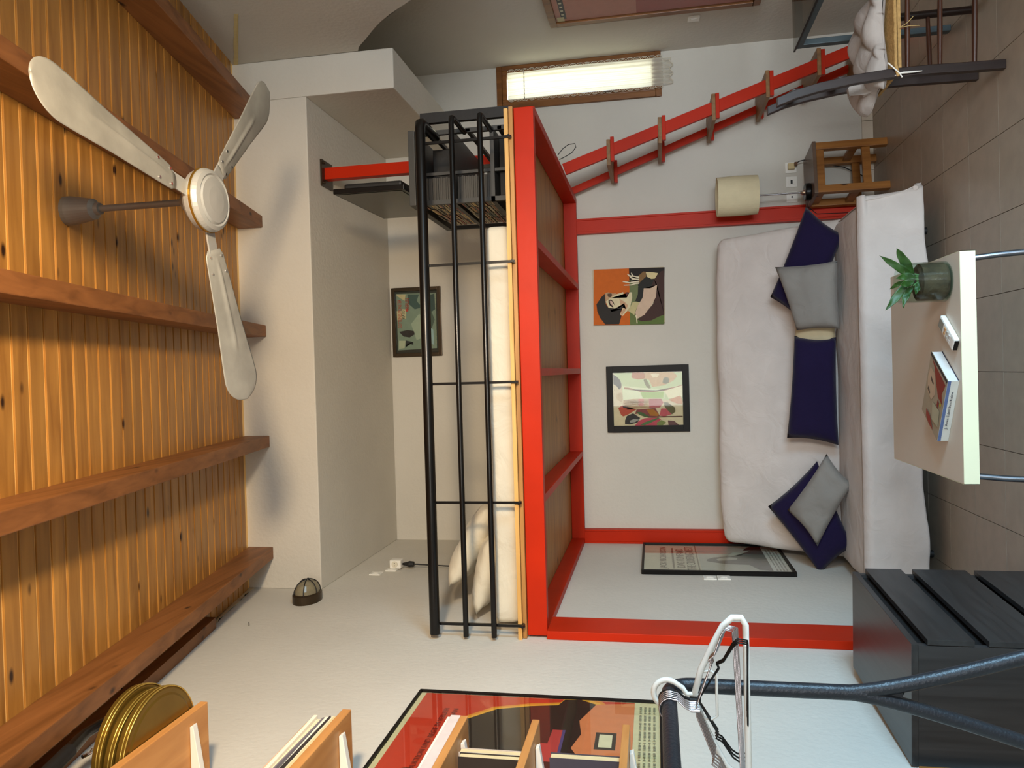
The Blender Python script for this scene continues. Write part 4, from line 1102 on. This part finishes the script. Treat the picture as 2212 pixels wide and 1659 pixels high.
leaf(vp(1980, 600, 3.0), vp(1936, 602, 2.98), (.012, 0, .004), .013)
leaf(vp(1975, 606, 2.99), vp(1945, 615, 2.96), (-.006, 0, .004), .014)
mb = MB()
for x, y, bx_ in ((1975, 592, 1998), (1972, 598, 2000), (1965, 604, 2000), (1980, 606, 2002), (1972, 618, 1998)):
    mb.tube([vp(bx_, 598, 3.02), vp((x + bx_) / 2, (y + 599) / 2, 3.015), vp(x, y, 3.01)], [.006, .005, .0035], 8)
mb.build('stem', M['stem'], t)
# remote control
t = thing('remote_control', 'white remote control with grey display lying on the coffee table', 'remote control', (.10, 2.98, .4505))
r0 = Vector((.148, 3.055, .4505)); r1 = Vector((.052, 2.925, .4505)); dr = (r1 - r0).normalized(); ln = (r1 - r0).length; an = math.atan2(dr.y, dr.x)
Rr = Matrix.Rotation(an, 3, 'Z'); rc = (r0 + r1) / 2
def rr(nm, a, b, m, bev):
    return MB().box(Vector(a) + rc, Vector(b) + rc, Rr, rc).build(nm, m, t, bev)
rr('body', (-ln / 2, -.024, 0), (ln / 2, .024, .020), M['white'], .007)
rr('display', (-ln / 2 + .008, -.018, .0202), (-ln / 2 + .05, .018, .0210), mat('lcd', (120, 118, 104), .25), .0003)
rr('end_cap', (ln / 2 - .001, -.019, .003), (ln / 2 + .003, .019, .017), M['black'], .001)
for i in range(3):
    for j in range(2):
        rr('button', (-ln / 2 + .065 + i * .024, -.013 + j * .017, .0202), (-ln / 2 + .079 + i * .024, -.003 + j * .017, .0222), flat([(196, 150, 100), (180, 176, 166), (200, 196, 190)][i]), .0006)
# book
t = thing('book', 'thick softcover book with a portrait on its cover lying on the coffee table', 'book', (-.12, 3.08, .4505))
def BQ(x, y, z): return W(x, y, 'Z', z)
bz = .488
q = [BQ(2012, 759, bz), BQ(2047, 823, bz), BQ(2024, 952, bz), BQ(1989, 884, bz)]
q[3] = q[0] + (q[2] - q[1])
lo = [Vector((p.x, p.y, .4505)) for p in q]
def inset(ps, k, z0):
    c_ = sum(ps, Vector()) / 4; return [Vector((c_.x + (p.x - c_.x) * k, c_.y + (p.y - c_.y) * k, z0)) for p in ps]
MB().prism(inset(lo, .985, .453), (0, 0, bz - .4555)).build('pages', flat((206, 204, 200)), t)
MB().prism([Vector((p.x, p.y, bz - .0025)) for p in q], (0, 0, .002)).build('front_cover', flat((150, 136, 112)), t)
MB().prism(lo, (0, 0, .002)).build('back_cover', flat((52, 50, 66)), t)
sp0, sp1 = q[2], q[1]; sd = (sp1 - sp0).normalized(); so = Vector((sd.y, -sd.x, 0)); so = so if so.y < 0 else -so
MB().prism([Vector((sp0.x, sp0.y, .4507)), Vector((sp1.x, sp1.y, .4507)), Vector((sp1.x, sp1.y, bz - .0003)), Vector((sp0.x, sp0.y, bz - .0003))], so * .002).build('spine', flat((196, 196, 188)), t)
s3 = Vector((sp0.x, sp0.y, .4507)) + so * .0024
MB().prism([s3 + Vector((0, 0, .026)), s3 + sd * (sp1 - sp0).length + Vector((0, 0, .026)), s3 + sd * (sp1 - sp0).length + Vector((0, 0, .0365)), s3 + Vector((0, 0, .0365))], so * .0004).build('spine_band', flat((84, 100, 140)), t)
lettering('J. Avec Edell Ihm Kaine', flat((70, 74, 84)), t, s3 + sd * .05 + so * .0006 + Vector((0, 0, .010)), sd, (0, 0, 1), .155, .011)
def bc(u, v, k=0): # on the cover
    p = q[0] * (1 - u) * (1 - v) + q[1] * u * (1 - v) + q[2] * u * v + q[3] * (1 - u) * v
    return Vector((p.x, p.y, bz + .0002 + k * .0003))
mb = MB(); mats = []
for i, (c, ps) in enumerate([((166, 150, 124), [(0, 0), (1, 0), (1, 1), (0, 1)]), ((60, 54, 50), [(0, 0), (1, 0), (1, .05), (0, .05)]),
        ((140, 52, 34), [(.1, .06), (.95, .1), (.85, .3), (.95, .42), (.7, .42), (.45, .25), (.3, .12)]), ((196, 168, 138), [(.1, .2), (.35, .2), (.55, .45), (.4, .62), (.15, .6), (.05, .4)]),
        ((90, 70, 58), [(.2, .3), (.4, .34), (.38, .38), (.22, .36)]), ((90, 74, 60), [(.15, .5), (.3, .55), (.28, .58), (.14, .56)]), ((196, 168, 40), [(.85, .42), (.93, .43), (.9, .5), (.84, .48)]),
        ((128, 44, 30), [(.72, .45), (.82, .46), (.8, .56), (.72, .54)]), ((176, 170, 140), [(.5, .6), (.9, .55), (.95, .8), (.6, .85)]), ((150, 60, 44), [(.25, .84), (.5, .84), (.75, .96), (.5, .98), (.3, .94)])]):
    mm = flat(c); mats.append(mm) if mm not in mats else None; mb.mi = mats.index(mm); mb.face([bc(u, v, i) for u, v in ps])
mb.build('cover_print', mats, t, tri=True)

# ------------------------------------------------------------------ black chest of drawers
t = thing('chest_of_drawers', 'black stained chest of drawers against the left wall, its drawers facing the coffee table', 'chest of drawers', (-1.03, 2.86, 0))
dz = .752; dy0, dy1 = 2.50, 3.205
RD_ = Matrix.Rotation(math.radians(-3.1), 3, 'Z'); PD = Vector((-.845, 2.5, 0))
def db(name, a, b, m, bev=0.0):
    return MB().box(a, b, RD_, PD).build(name, m, t, bev)
db('top', (XL + .004, dy0, dz - .02), (-.857, dy1, dz), M['dresser'], .0015)
db('side_panel', (XL + .004, dy0 + .002, 0), (-.862, dy0 + .022, dz - .0205), M['dresserz'])
db('side_panel', (XL + .004, dy1 - .022, 0), (-.862, dy1 - .002, dz - .0205), M['dresserz'])
db('back_panel', (XL + .004, dy0 + .0225, .02), (XL + .012, dy1 - .0225, dz - .0205), M['dresserz'])
db('carcass', (XL + .013, dy0 + .0225, .04), (-.875, dy1 - .0225, dz - .0205), M['blackm'])
for z0, z1 in ((.575, .706), (.345, .535), (.115, .315)):
    db('drawer', (-.860, dy0 + .002, z0), (-.843, dy1 - .002, z1), M['dresser'], .0012)
db('plinth', (-.885, dy0 + .023, 0), (-.868, dy1 - .023, .09), M['dresser'])
# pine board between the chest and the near end of the wall
tag(box('wooden_board', (XL + .001, 1.9, 0), (XL + .022, 2.492, .742), M['stool'], None, .002), 'plain pine board standing against the left wall in front of the black chest', 'board')

# ------------------------------------------------------------------ clothes rack with hangers
RXp, RYp = -.628, 1.55
t = thing('clothes_rack', 'black tubular clothes rack with forked legs in front of the black chest', 'clothes rack', (RXp, 1.1, 0))
bz_ = 1.487
pts = [(RXp, RYp, 1.12), (RXp, RYp, 1.2), (RXp, RYp, 1.3), (RXp, RYp, 1.4)]
for k in range(9):
    a = PI / 2 * k / 8; pts.append((RXp, RYp - .045 * (1 - math.cos(a)), bz_ - .045 + .045 * math.sin(a)))
pts += [(RXp - .004, .95, bz_)]
MB().tube(pts, .0145, 18).build('rail', M['rack'], t)
def leg(x1):
    P0, P1, P2 = Vector((RXp, RYp, 1.165)), Vector((RXp, RYp, 1.10)), Vector((x1, RYp, 0))
    pp = [P0 * (1 - s) ** 2 + P1 * 2 * s * (1 - s) + (P1 + (P2 - P1) * .18) * s * s for s in [k / 8 for k in range(9)]] + [P2]
    return MB().tube(pp, .0135, 16).build('leg', M['rack'], t)
leg(-.288); leg(-.968)
MB().prism([(RXp, RYp - .004, 1.11)] + [(RXp + .026 * math.cos(a), RYp - .004, 1.040 + .014 * math.sin(a)) for a in (0, .7, 1.2, 1.57, 1.94, 2.44, PI)], (0, .008, 0)).build('gusset', M['rack'], t)
def arcpts(cx, cz, r, a0, a1, n): return [(cx + r * math.cos(a0 + (a1 - a0) * k / n), cz + r * math.sin(a0 + (a1 - a0) * k / n)) for k in range(n + 1)]
def hanger_wire(y, rz, m, r, label, grp, drop=1.0, ext=1.0, notch=True):
    """bent wire hanger hooked over the rail; local x across, z up, origin on the rail"""
    hr = .0175 + r
    P = arcpts(0, 0, hr, math.radians(-25), math.radians(200), 12)
    P = P[::-1]      # from the free end over the rail
    P = [(x, z) for x, z in P]
    P += [(hr * .9, -.014), (.004, -.028), (0, -.038), (0, -.050)]
    body = [(.008, -.052), (.080, -.083), (.090, -.079), (.098, -.090), (.135, -.105), (.145, -.113), (.142, -.128), (-.142, -.134), (-.145, -.118), (-.135, -.108), (-.098, -.090), (-.090, -.079), (-.080, -.083), (-.008, -.052)]
    body = [(a * ext, b * drop) for a, b in body]
    ct, sn_ = math.cos(rz), math.sin(rz); b = MB()
    def T(x, z): return Vector((RXp - .002 + x * ct, y + x * sn_, bz_ + z - .0005))
    b.tube([T(x, z) for x, z in P], r, 8); b.tube([T(x, z) for x, z in body], r, 8, closed=True)
    b.tube([T(0, -.038), T(0, -.054)], r * 2.2, 8)
    return tag(b.build('wire_hanger', m), label, 'hanger', grp)
for k in range(5):
    hanger_wire(1.475 - k * .009, .06 + .035 * k, M['wire'], .0016, 'thin silver wire hanger bunched with others near the bend of the black rack', 'silver wire hangers on the rack', 1.0 - .02 * k)
for k in range(3):
    hanger_wire(1.486 + k * .0035, -.34 - .05 * k, M['black'], .0018, 'thin black wire hanger twisted across the silver ones on the black rack', 'black wire hangers on the rack', 1.10)
def hanger_plastic(y, rz, label):
    t_ = thing('plastic_hanger', label, 'hanger', (RXp, y, bz_ - .2))
    ct, sn_ = math.cos(rz), math.sin(rz)
    def T(x, z): return Vector((RXp + x * ct, y + x * sn_, bz_ + z))
    b = MB(); b.tube([T(x, z) for x, z in arcpts(0, .003, .026, math.radians(-30), math.radians(215), 18)], .0055, 10); b.tube([T(.024, -.008), T(.012, -.026), T(0, -.034), T(0, -.052)], .005, 10); b.build('hook', M['white'], t_)
    b = MB(); body = [(0, -.048), (.05, -.062), (.105, -.088), (.135, -.104), (.152, -.122), (.152, -.138), (.138, -.146), (-.138, -.146), (-.152, -.138), (-.152, -.122), (-.135, -.104), (-.105, -.088), (-.05, -.062)]
    b.tube([T(x, z) for x, z in body], .0062, 10, closed=True); b.build('shoulder_bar', M['white'], t_)
    b = MB(); b.tube([T(x, z) for x, z in ((.045, -.062), (.047, -.080), (.040, -.090), (-.040, -.090), (-.047, -.080), (-.045, -.062))], .0028, 8); b.build('inner_loop', M['white'], t_)
    for x in (.10, .11): MB().tube([T(x, -.143), T(x, -.149)], .0068, 10).build('ridge', M['white'], t_)
hanger_plastic(1.508, -.02, 'white plastic hanger next to the bend of the black rack')

# ------------------------------------------------------------------ wall shelves on the left with film tins and books
SXF, SYE = -1.0, 2.175
def shelf(z0, z1, label):
    t_ = thing('wall_shelf', label, 'shelf', (XL, 1.8, z0))
    box('board', (XL + .001, 1.15, z0), (SXF, SYE, z1), M['shelf'], t_, .003)
    for yb in (2.075, 1.35):
        b = MB().prism([(XL + .001, yb, z0 - .001), (SXF - .035, yb, z0 - .001), (SXF - .03, yb, z0 - .012), (XL + .06, yb, z0 - .035), (XL + .001, yb, z0 - .06)], (0, .022, 0))
        b.build('bracket', M['white'], t_, bevel=.002)
    return t_
for (z0, z1, lb) in ((2.897, 2.922, 'beech wall shelf nearest the ceiling, carrying the film tins'), (2.422, 2.450, 'beech wall shelf second from the ceiling, carrying magazines and papers'),
                     (2.060, 2.083, 'beech wall shelf third from the ceiling, in front of the red poster'), (1.848, 1.870, 'beech wall shelf fourth from the ceiling, with paperbacks on it'),
                     (1.591, 1.612, 'lowest beech wall shelf, near the bend of the clothes rack')):
    shelf(z0, z1, lb)
# film tins
for k in range(3):
    z = 2.9235 + k * .0305; cx_, cy_ = -1.052 + .004 * k - .010 * (k == 1), 1.984 - .006 * k
    t_ = thing('film_tin', ('lowest gold film tin resting on the top shelf', 'middle gold film tin of the pile on the top shelf', 'uppermost gold film tin, a paper label on its rim')[k], 'film tin', (cx_, cy_, z))
    c_ = Vector((cx_, cy_, z)); r_ = .164
    MB().lathe([(0, 0), (r_ * .86, 0), (r_ * .90, .003), (r_ * .97, .003), (r_, .005), (r_, .014), (r_ * .985, .015)], c_, 'Z', 64).build('base', M['can'], t_)
    MB().lathe([(r_ * .985, .0135), (r_ * 1.012, .0142), (r_ * 1.012, .027), (r_, .0295), (0, .0295)], c_, 'Z', 64).build('lid', M['can'], t_)
    for zz in (.0142, .004):
        MB().tube([c_ + Vector((r_ * 1.012 * math.cos(2 * PI * i / 64), r_ * 1.012 * math.sin(2 * PI * i / 64), zz)) for i in range(64)], .0022, 6, closed=True).build('rim', M['canrim'], t_)
    if k == 2:
        b = MB(); a0 = 1.15
        b.prism([c_ + Vector((r_ * 1.018 * math.cos(a0 + .05 * i), r_ * 1.018 * math.sin(a0 + .05 * i), .018 + .013 * math.cos(PI * (i - 3) / 6.5))) for i in range(7)] + [c_ + Vector((r_ * 1.018 * math.cos(a0 + .05 * i), r_ * 1.018 * math.sin(a0 + .05 * i), .018 - .013 * math.cos(PI * (i - 3) / 6.5))) for i in range(6, -1, -1)], (0, 0, .0003)) if False else b.lathe([(0, 0), (.015, 0), (.015, .001), (0, .001)], c_ + Vector((r_ * .93 * math.cos(1.25), r_ * .93 * math.sin(1.25), .0297)), 'Z', 20)
        b.build('paper_label', flat((214, 168, 104)), t_)
# grey drum shaped device with a curved handle
t = thing('film_viewer', 'grey drum-shaped metal device with a glossy black handle at the end of the top shelf', 'projector', (-1.15, 1.66, 2.9235))
dc = Vector((-1.12, 1.60, 3.06))
MB().lathe([(0, 0), (.060, 0), (.064, .006), (.064, .022), (.058, .026), (.058, .20), (0, .20)][::1], dc + Vector((0, 0, -.06)), 'Z', 36).build('drum', M['device'], t)
MB().lathe([(.058, .0), (.066, .002), (.066, .030), (.052, .046), (0, .046)], dc + Vector((0, 0, .125)), 'Z', 36).build('cap', M['blackm'], t)
box('stand_block', (-1.17, 1.55, 2.9235), (-1.07, 1.65, 3.002), M['device'], t, .005)
hp = [W(150, 1622, 'X', -1.08), W(170, 1600, 'X', -1.08), W(185, 1585, 'X', -1.08), W(215, 1566, 'X', -1.08), W(236, 1556, 'X', -1.08), W(240, 1553, 'X', -1.08)]
MB().tube(hp, [.02, .019, .0165, .016, .016, .010], 14).build('handle', M['black'], t)
MB().tube([W(236, 1549, 'X', -1.08), W(256, 1560, 'X', -1.08), W(258, 1565, 'X', -1.08), W(246, 1568, 'X', -1.08), W(240, 1564, 'X', -1.08)], .0018, 6).build('strap_ring', M['chrome'], t)
MB().tube([W(178, 1635, 'X', -1.08), W(196, 1626, 'X', -1.08), W(200, 1618, 'X', -1.08)], [.006, .005, .004], 8).build('trigger', M['chrome'], t)
MB().tube([dc + Vector((.02, .01, .09)), hp[0]], .022, 12).build('handle_mount', M['blackm'], t)

# magazines on the second shelf, standing spine towards the camera side
z = 2.4505; x = SXF - .012; yb = 2.168
specs = [(.004, .128, (40, 66, 46), 'dark green'), (.008, .132, (222, 206, 170), 'cream'), (.006, .136, (206, 190, 160), 'beige'), (.004, .130, (40, 34, 40), 'black'), (.010, .142, (230, 222, 204), 'ivory'),
         (.006, .126, (70, 62, 74), 'violet grey'), (.014, .140, (206, 192, 190), 'pale pink grey'), (.004, .134, (84, 90, 98), 'slate'), (.010, .146, (226, 216, 190), 'off-white'), (.009, .142, (204, 172, 150), 'salmon'), (.006, .150, (186, 136, 78), 'tan cardboard')]
# they lie flat, piled on one another
zc_ = z
flatspecs = [((36, 60, 42), .005, 0, 0, 'dark green magazine at the bottom of the pile on the second shelf'), ((214, 196, 150), .012, .002, -.01, 'cream magazine just above the dark green one'),
             ((226, 214, 184), .010, -.004, .004, 'ivory booklet low in the paper pile on the second shelf'), ((52, 44, 50), .004, .003, -.006, 'thin black magazine low in the paper pile'),
             ((232, 226, 208), .014, -.006, -.002, 'thick off-white catalogue in the middle of the paper pile'), ((118, 110, 116), .006, .0, -.012, 'violet grey magazine in the middle of the paper pile'),
             ((222, 208, 176), .012, -.004, -.022, 'pale yellow magazine above the violet grey one'), ((236, 226, 204), .012, .004, -.016, 'white brochure with a folded corner near the top of the pile'),
             ((214, 178, 150), .010, -.004, -.034, 'salmon folder under the brown envelope'), ((196, 150, 96), .008, -.012, -.03, 'brown cardboard envelope topping the pile on the second shelf')]
for c, th, dx, dy, lb in flatspecs:
    b = box('magazine', (XL + .02, 1.84 + dy, zc_), (SXF - .012 + dx, 2.155 + dy, zc_ + th - .0006), flat(c, .6), None, min(.0015, th * .2))
    b.rotation_euler[2] = random.uniform(-.02, .02)
    tag(b, lb, 'magazine', 'papers piled on the second shelf'); zc_ += th
# white magazine stack and dark book on the third shelf
zz = 2.0835
for c, th, dx, lb, cat in (((214, 200, 196), .030, 0, 'thick white magazine lying on the third shelf over the red poster', 'magazine'), ((236, 230, 216), .010, -.006, 'thin ivory magazine on top of the thick white one', 'magazine')):
    b = box('magazine', (XL + .03, 1.75, zz), (SXF - .002 + dx, 2.20 - .02, zz + th), flat(c, .5), None, .002); tag(b, lb, cat); zz += th + .0005
b = box('book', (XL + .05, 1.93, zz), (XL + .19, 2.06, zz + .03), flat((40, 38, 44), .5), None, .002); tag(b, 'small dark paperback with yellowed pages on the third shelf', 'book')
# paperbacks on the fourth shelf and a book on the fifth
def book(name, a, b_, ccover, lb, ry=0.0, rz=0.0):
    t_ = thing(name, lb, 'book', ((a[0] + b_[0]) / 2, (a[1] + b_[1]) / 2, a[2]))
    a = Vector(a); b_ = Vector(b_)
    mb = MB(); mb.box((a.x, a.y, a.z), (b_.x, a.y + .0015, b_.z)); mb.box((a.x, b_.y - .0015, a.z), (b_.x, b_.y, b_.z)); mb.box((a.x, a.y, a.z), (a.x + .0015, b_.y, b_.z))
    mb.build('cover', flat(ccover, .5), t_)
    box('pages', (a.x + .0016, a.y + .0017, a.z + .002), (b_.x - .003, b_.y - .0017, b_.z - .002), flat((214, 196, 152), .8), t_)
    t_.rotation_euler[1] = ry; t_.rotation_euler[2] = rz
    return t_
book('book', (-1.16, 2.02, 1.8712), (-1.03, 2.045, 2.05), (196, 186, 180), 'pale paperback leaning on the fourth shelf, farther from the camera')
book('book', (-1.155, 1.975, 1.8712), (-1.02, 2.000, 2.04), (52, 44, 40), 'dark paperback with yellowed pages leaning on the fourth shelf')
book('book', (-1.15, 2.02, 1.6132), (-1.03, 2.05, 1.80), (70, 66, 78), 'dark blue and cream paperback standing on the lowest shelf')

# ------------------------------------------------------------------ dark wooden chair with rush seat
t = thing('dining_chair', 'dark wooden chair with curved back posts and woven rush seat', 'chair', (1.42, 3.76, 0))
def post(Y, dx, name='back_post'):
    ctr = [(0, 1.250), (.15, 1.252), (.30, 1.256), (.45, 1.254), (.60, 1.243), (.75, 1.222), (.85, 1.200), (.93, 1.172)]
    b = MB(); rings = []
    for z, x in ctr:
        hx, hy = .0195, .016
        rings.append([b.bm.verts.new((x + dx + i * hx, Y + j * hy, z)) for i, j in ((-1, -1), (1, -1), (1, 1), (-1, 1))])
    for r0_, r1_ in zip(rings, rings[1:]):
        for k in range(4): b.bm.faces.new([r0_[k], r0_[(k + 1) % 4], r1_[(k + 1) % 4], r1_[k]])
    b.bm.faces.new(list(reversed(rings[0]))); b.bm.faces.new(rings[-1])
    return b.build(name, M['chair'], t, bevel=.003)
post(3.62, 0); post(3.90, .055)
for z, h_, xo in ((.83, .05, 1.215), (.64, .045, 1.25)):
    MB().bar((xo + .012, 3.636, z), (xo + .067, 3.884, z), .014, h_).build('back_slat', M['chair'], t, bevel=.002)
for x, y in ((1.60, 3.60), (1.62, 3.92)):
    MB().tube([(x, y, 0), (x, y, .43)], .018, 14).build('front_leg', M['chair'], t)
for (x0, y0, x1, y1, z, r) in ((1.265, 3.62, 1.60, 3.60, .385, .011), (1.265, 3.62, 1.60, 3.60, .255, .011), (1.265, 3.62, 1.60, 3.60, .118, .012), (1.33, 3.90, 1.61, 3.92, .20, .011), (1.33, 3.90, 1.61, 3.92, .33, .010)):
    MB().tube([(x0, y0, z), ((x0 + x1) / 2, (y0 + y1) / 2, z), (x1, y1, z)], [r * .8, r, r * .8], 10).build('rung', M['rung'], t)
mb = MB(); n_ = 16
box('seat_rail', (1.262, 3.606, .412), (1.62, 3.93, .425), M['rush'], t)
for k in range(30):
    yk = 3.598 + k * .0115
    mb.tube([(1.235 + .06 * (k / 30), yk, .428), (1.28, yk, .437), (1.60, yk, .437), (1.635, yk, .428)], .0078, 6)
s_ = mb.build('rush_seat', M['rush'], t); s_['kind'] = 'stuff'
# straw ends poking from the seat
mb = MB(); mb.tube([(1.44, 3.592, .42), (1.45, 3.57, .395), (1.47, 3.56, .375)], .0015, 5); mb.tube([(1.44, 3.592, .42), (1.435, 3.57, .39), (1.43, 3.565, .35)], .0015, 5); mb.build('straw_end', flat((196, 170, 110)), t)
# quilted cushion
t = thing('seat_cushion', 'puffy quilted off-white cushion lying on the dark chair', 'cushion', (1.42, 3.78, .446))
def QZ(x, y): # quilting puffs
    a = (x * 14 + y * 10); b_ = (x * 14 - y * 12)
    return abs(math.sin(a * 1.0)) * abs(math.sin(b_ * 1.0))
mb = MB()
def QT(u, v):
    x = 1.20 + .46 * u; y = 3.652 + .39 * v
    e = (1 - (2 * u - 1) ** 8) * (1 - (2 * v - 1) ** 8)
    x += .03 * math.sin(v * 7) * (1 - u); y += -.02 * math.sin(u * 8) * (1 - v)
    return (x, y, .470 + e ** .5 * (.030 + .040 * QZ(x, y) ** .6) + .012 * noise.noise(Vector((x * 8, y * 8, 0))))
def QB(u, v):
    x, y, z_ = QT(u, v); return (x, y, .450 + .02 * (1 - ((1 - (2 * u - 1) ** 8) * (1 - (2 * v - 1) ** 8)) ** .5))
mb.grid(QT, 60, 50); mb.grid(QB, 60, 50, flip=True); mb.build('quilt', M['quilt'], t, merge=1e-4)
tie = W(1943, 158, 'Y', 3.59)
mb = MB(); mb.tube([W(1918, 136, 'Y', 3.594), W(1930, 146, 'Y', 3.592), tie], .0032, 6); mb.tube([tie, W(1952, 157, 'Y', 3.588), W(1975, 155, 'Y', 3.59), W(1992, 153, 'Y', 3.59)], [.003, .0045, .004, .002], 6)
mb.tube([tie, W(1949, 167, 'Y', 3.588)], .003, 6); mb.tube([tie, W(1935, 163, 'Y', 3.6), W(1922, 165, 'Y', 3.64)], .002, 6)
mb.build('tie', M['white'], t)
mb = MB(); P_ = [W(1832, 190, 'Y', 3.80), W(1835, 207, 'Y', 3.80), W(1858, 192, 'Y', 3.80), W(1868, 205, 'Y', 3.78), W(1890, 196, 'Y', 3.76), W(1895, 170, 'Y', 3.76), W(1850, 172, 'Y', 3.8)]
mb.prism(P_, (0, .03, 0)); mb.build('cushion_corner', M['quilt'], t, tri=True)

# ------------------------------------------------------------------ tinted glass table at the right wall
t = thing('glass_table', 'tinted glass table on blue-grey steel legs against the right wall', 'table', (1.94, 3.4, 0))
box('glass_top', (1.635, 2.6, .733), (2.243, 4.252, .741), M['smoke'], t)
for x, y in ((1.645, 4.20), (2.20, 4.20), (1.645, 2.62), (2.20, 2.62)):
    box('leg', (x, y, 0), (x + .03, y + .045, .70), M['bluesteel'], t, .003)
mb = MB(); mb.box((1.645, 2.665, .70), (1.675, 4.20, .7325)); mb.box((2.20, 2.665, .70), (2.23, 4.20, .7325)); mb.box((1.645, 4.20, .7002), (2.23, 4.245, .7325)); mb.box((1.645, 2.62, .7002), (2.23, 2.665, .7325))
mb.build('under_frame', M['bluesteel'], t)
box('edge_strip', (1.632, 2.6, .732), (1.6348, 4.252, .742), M['black'], t)
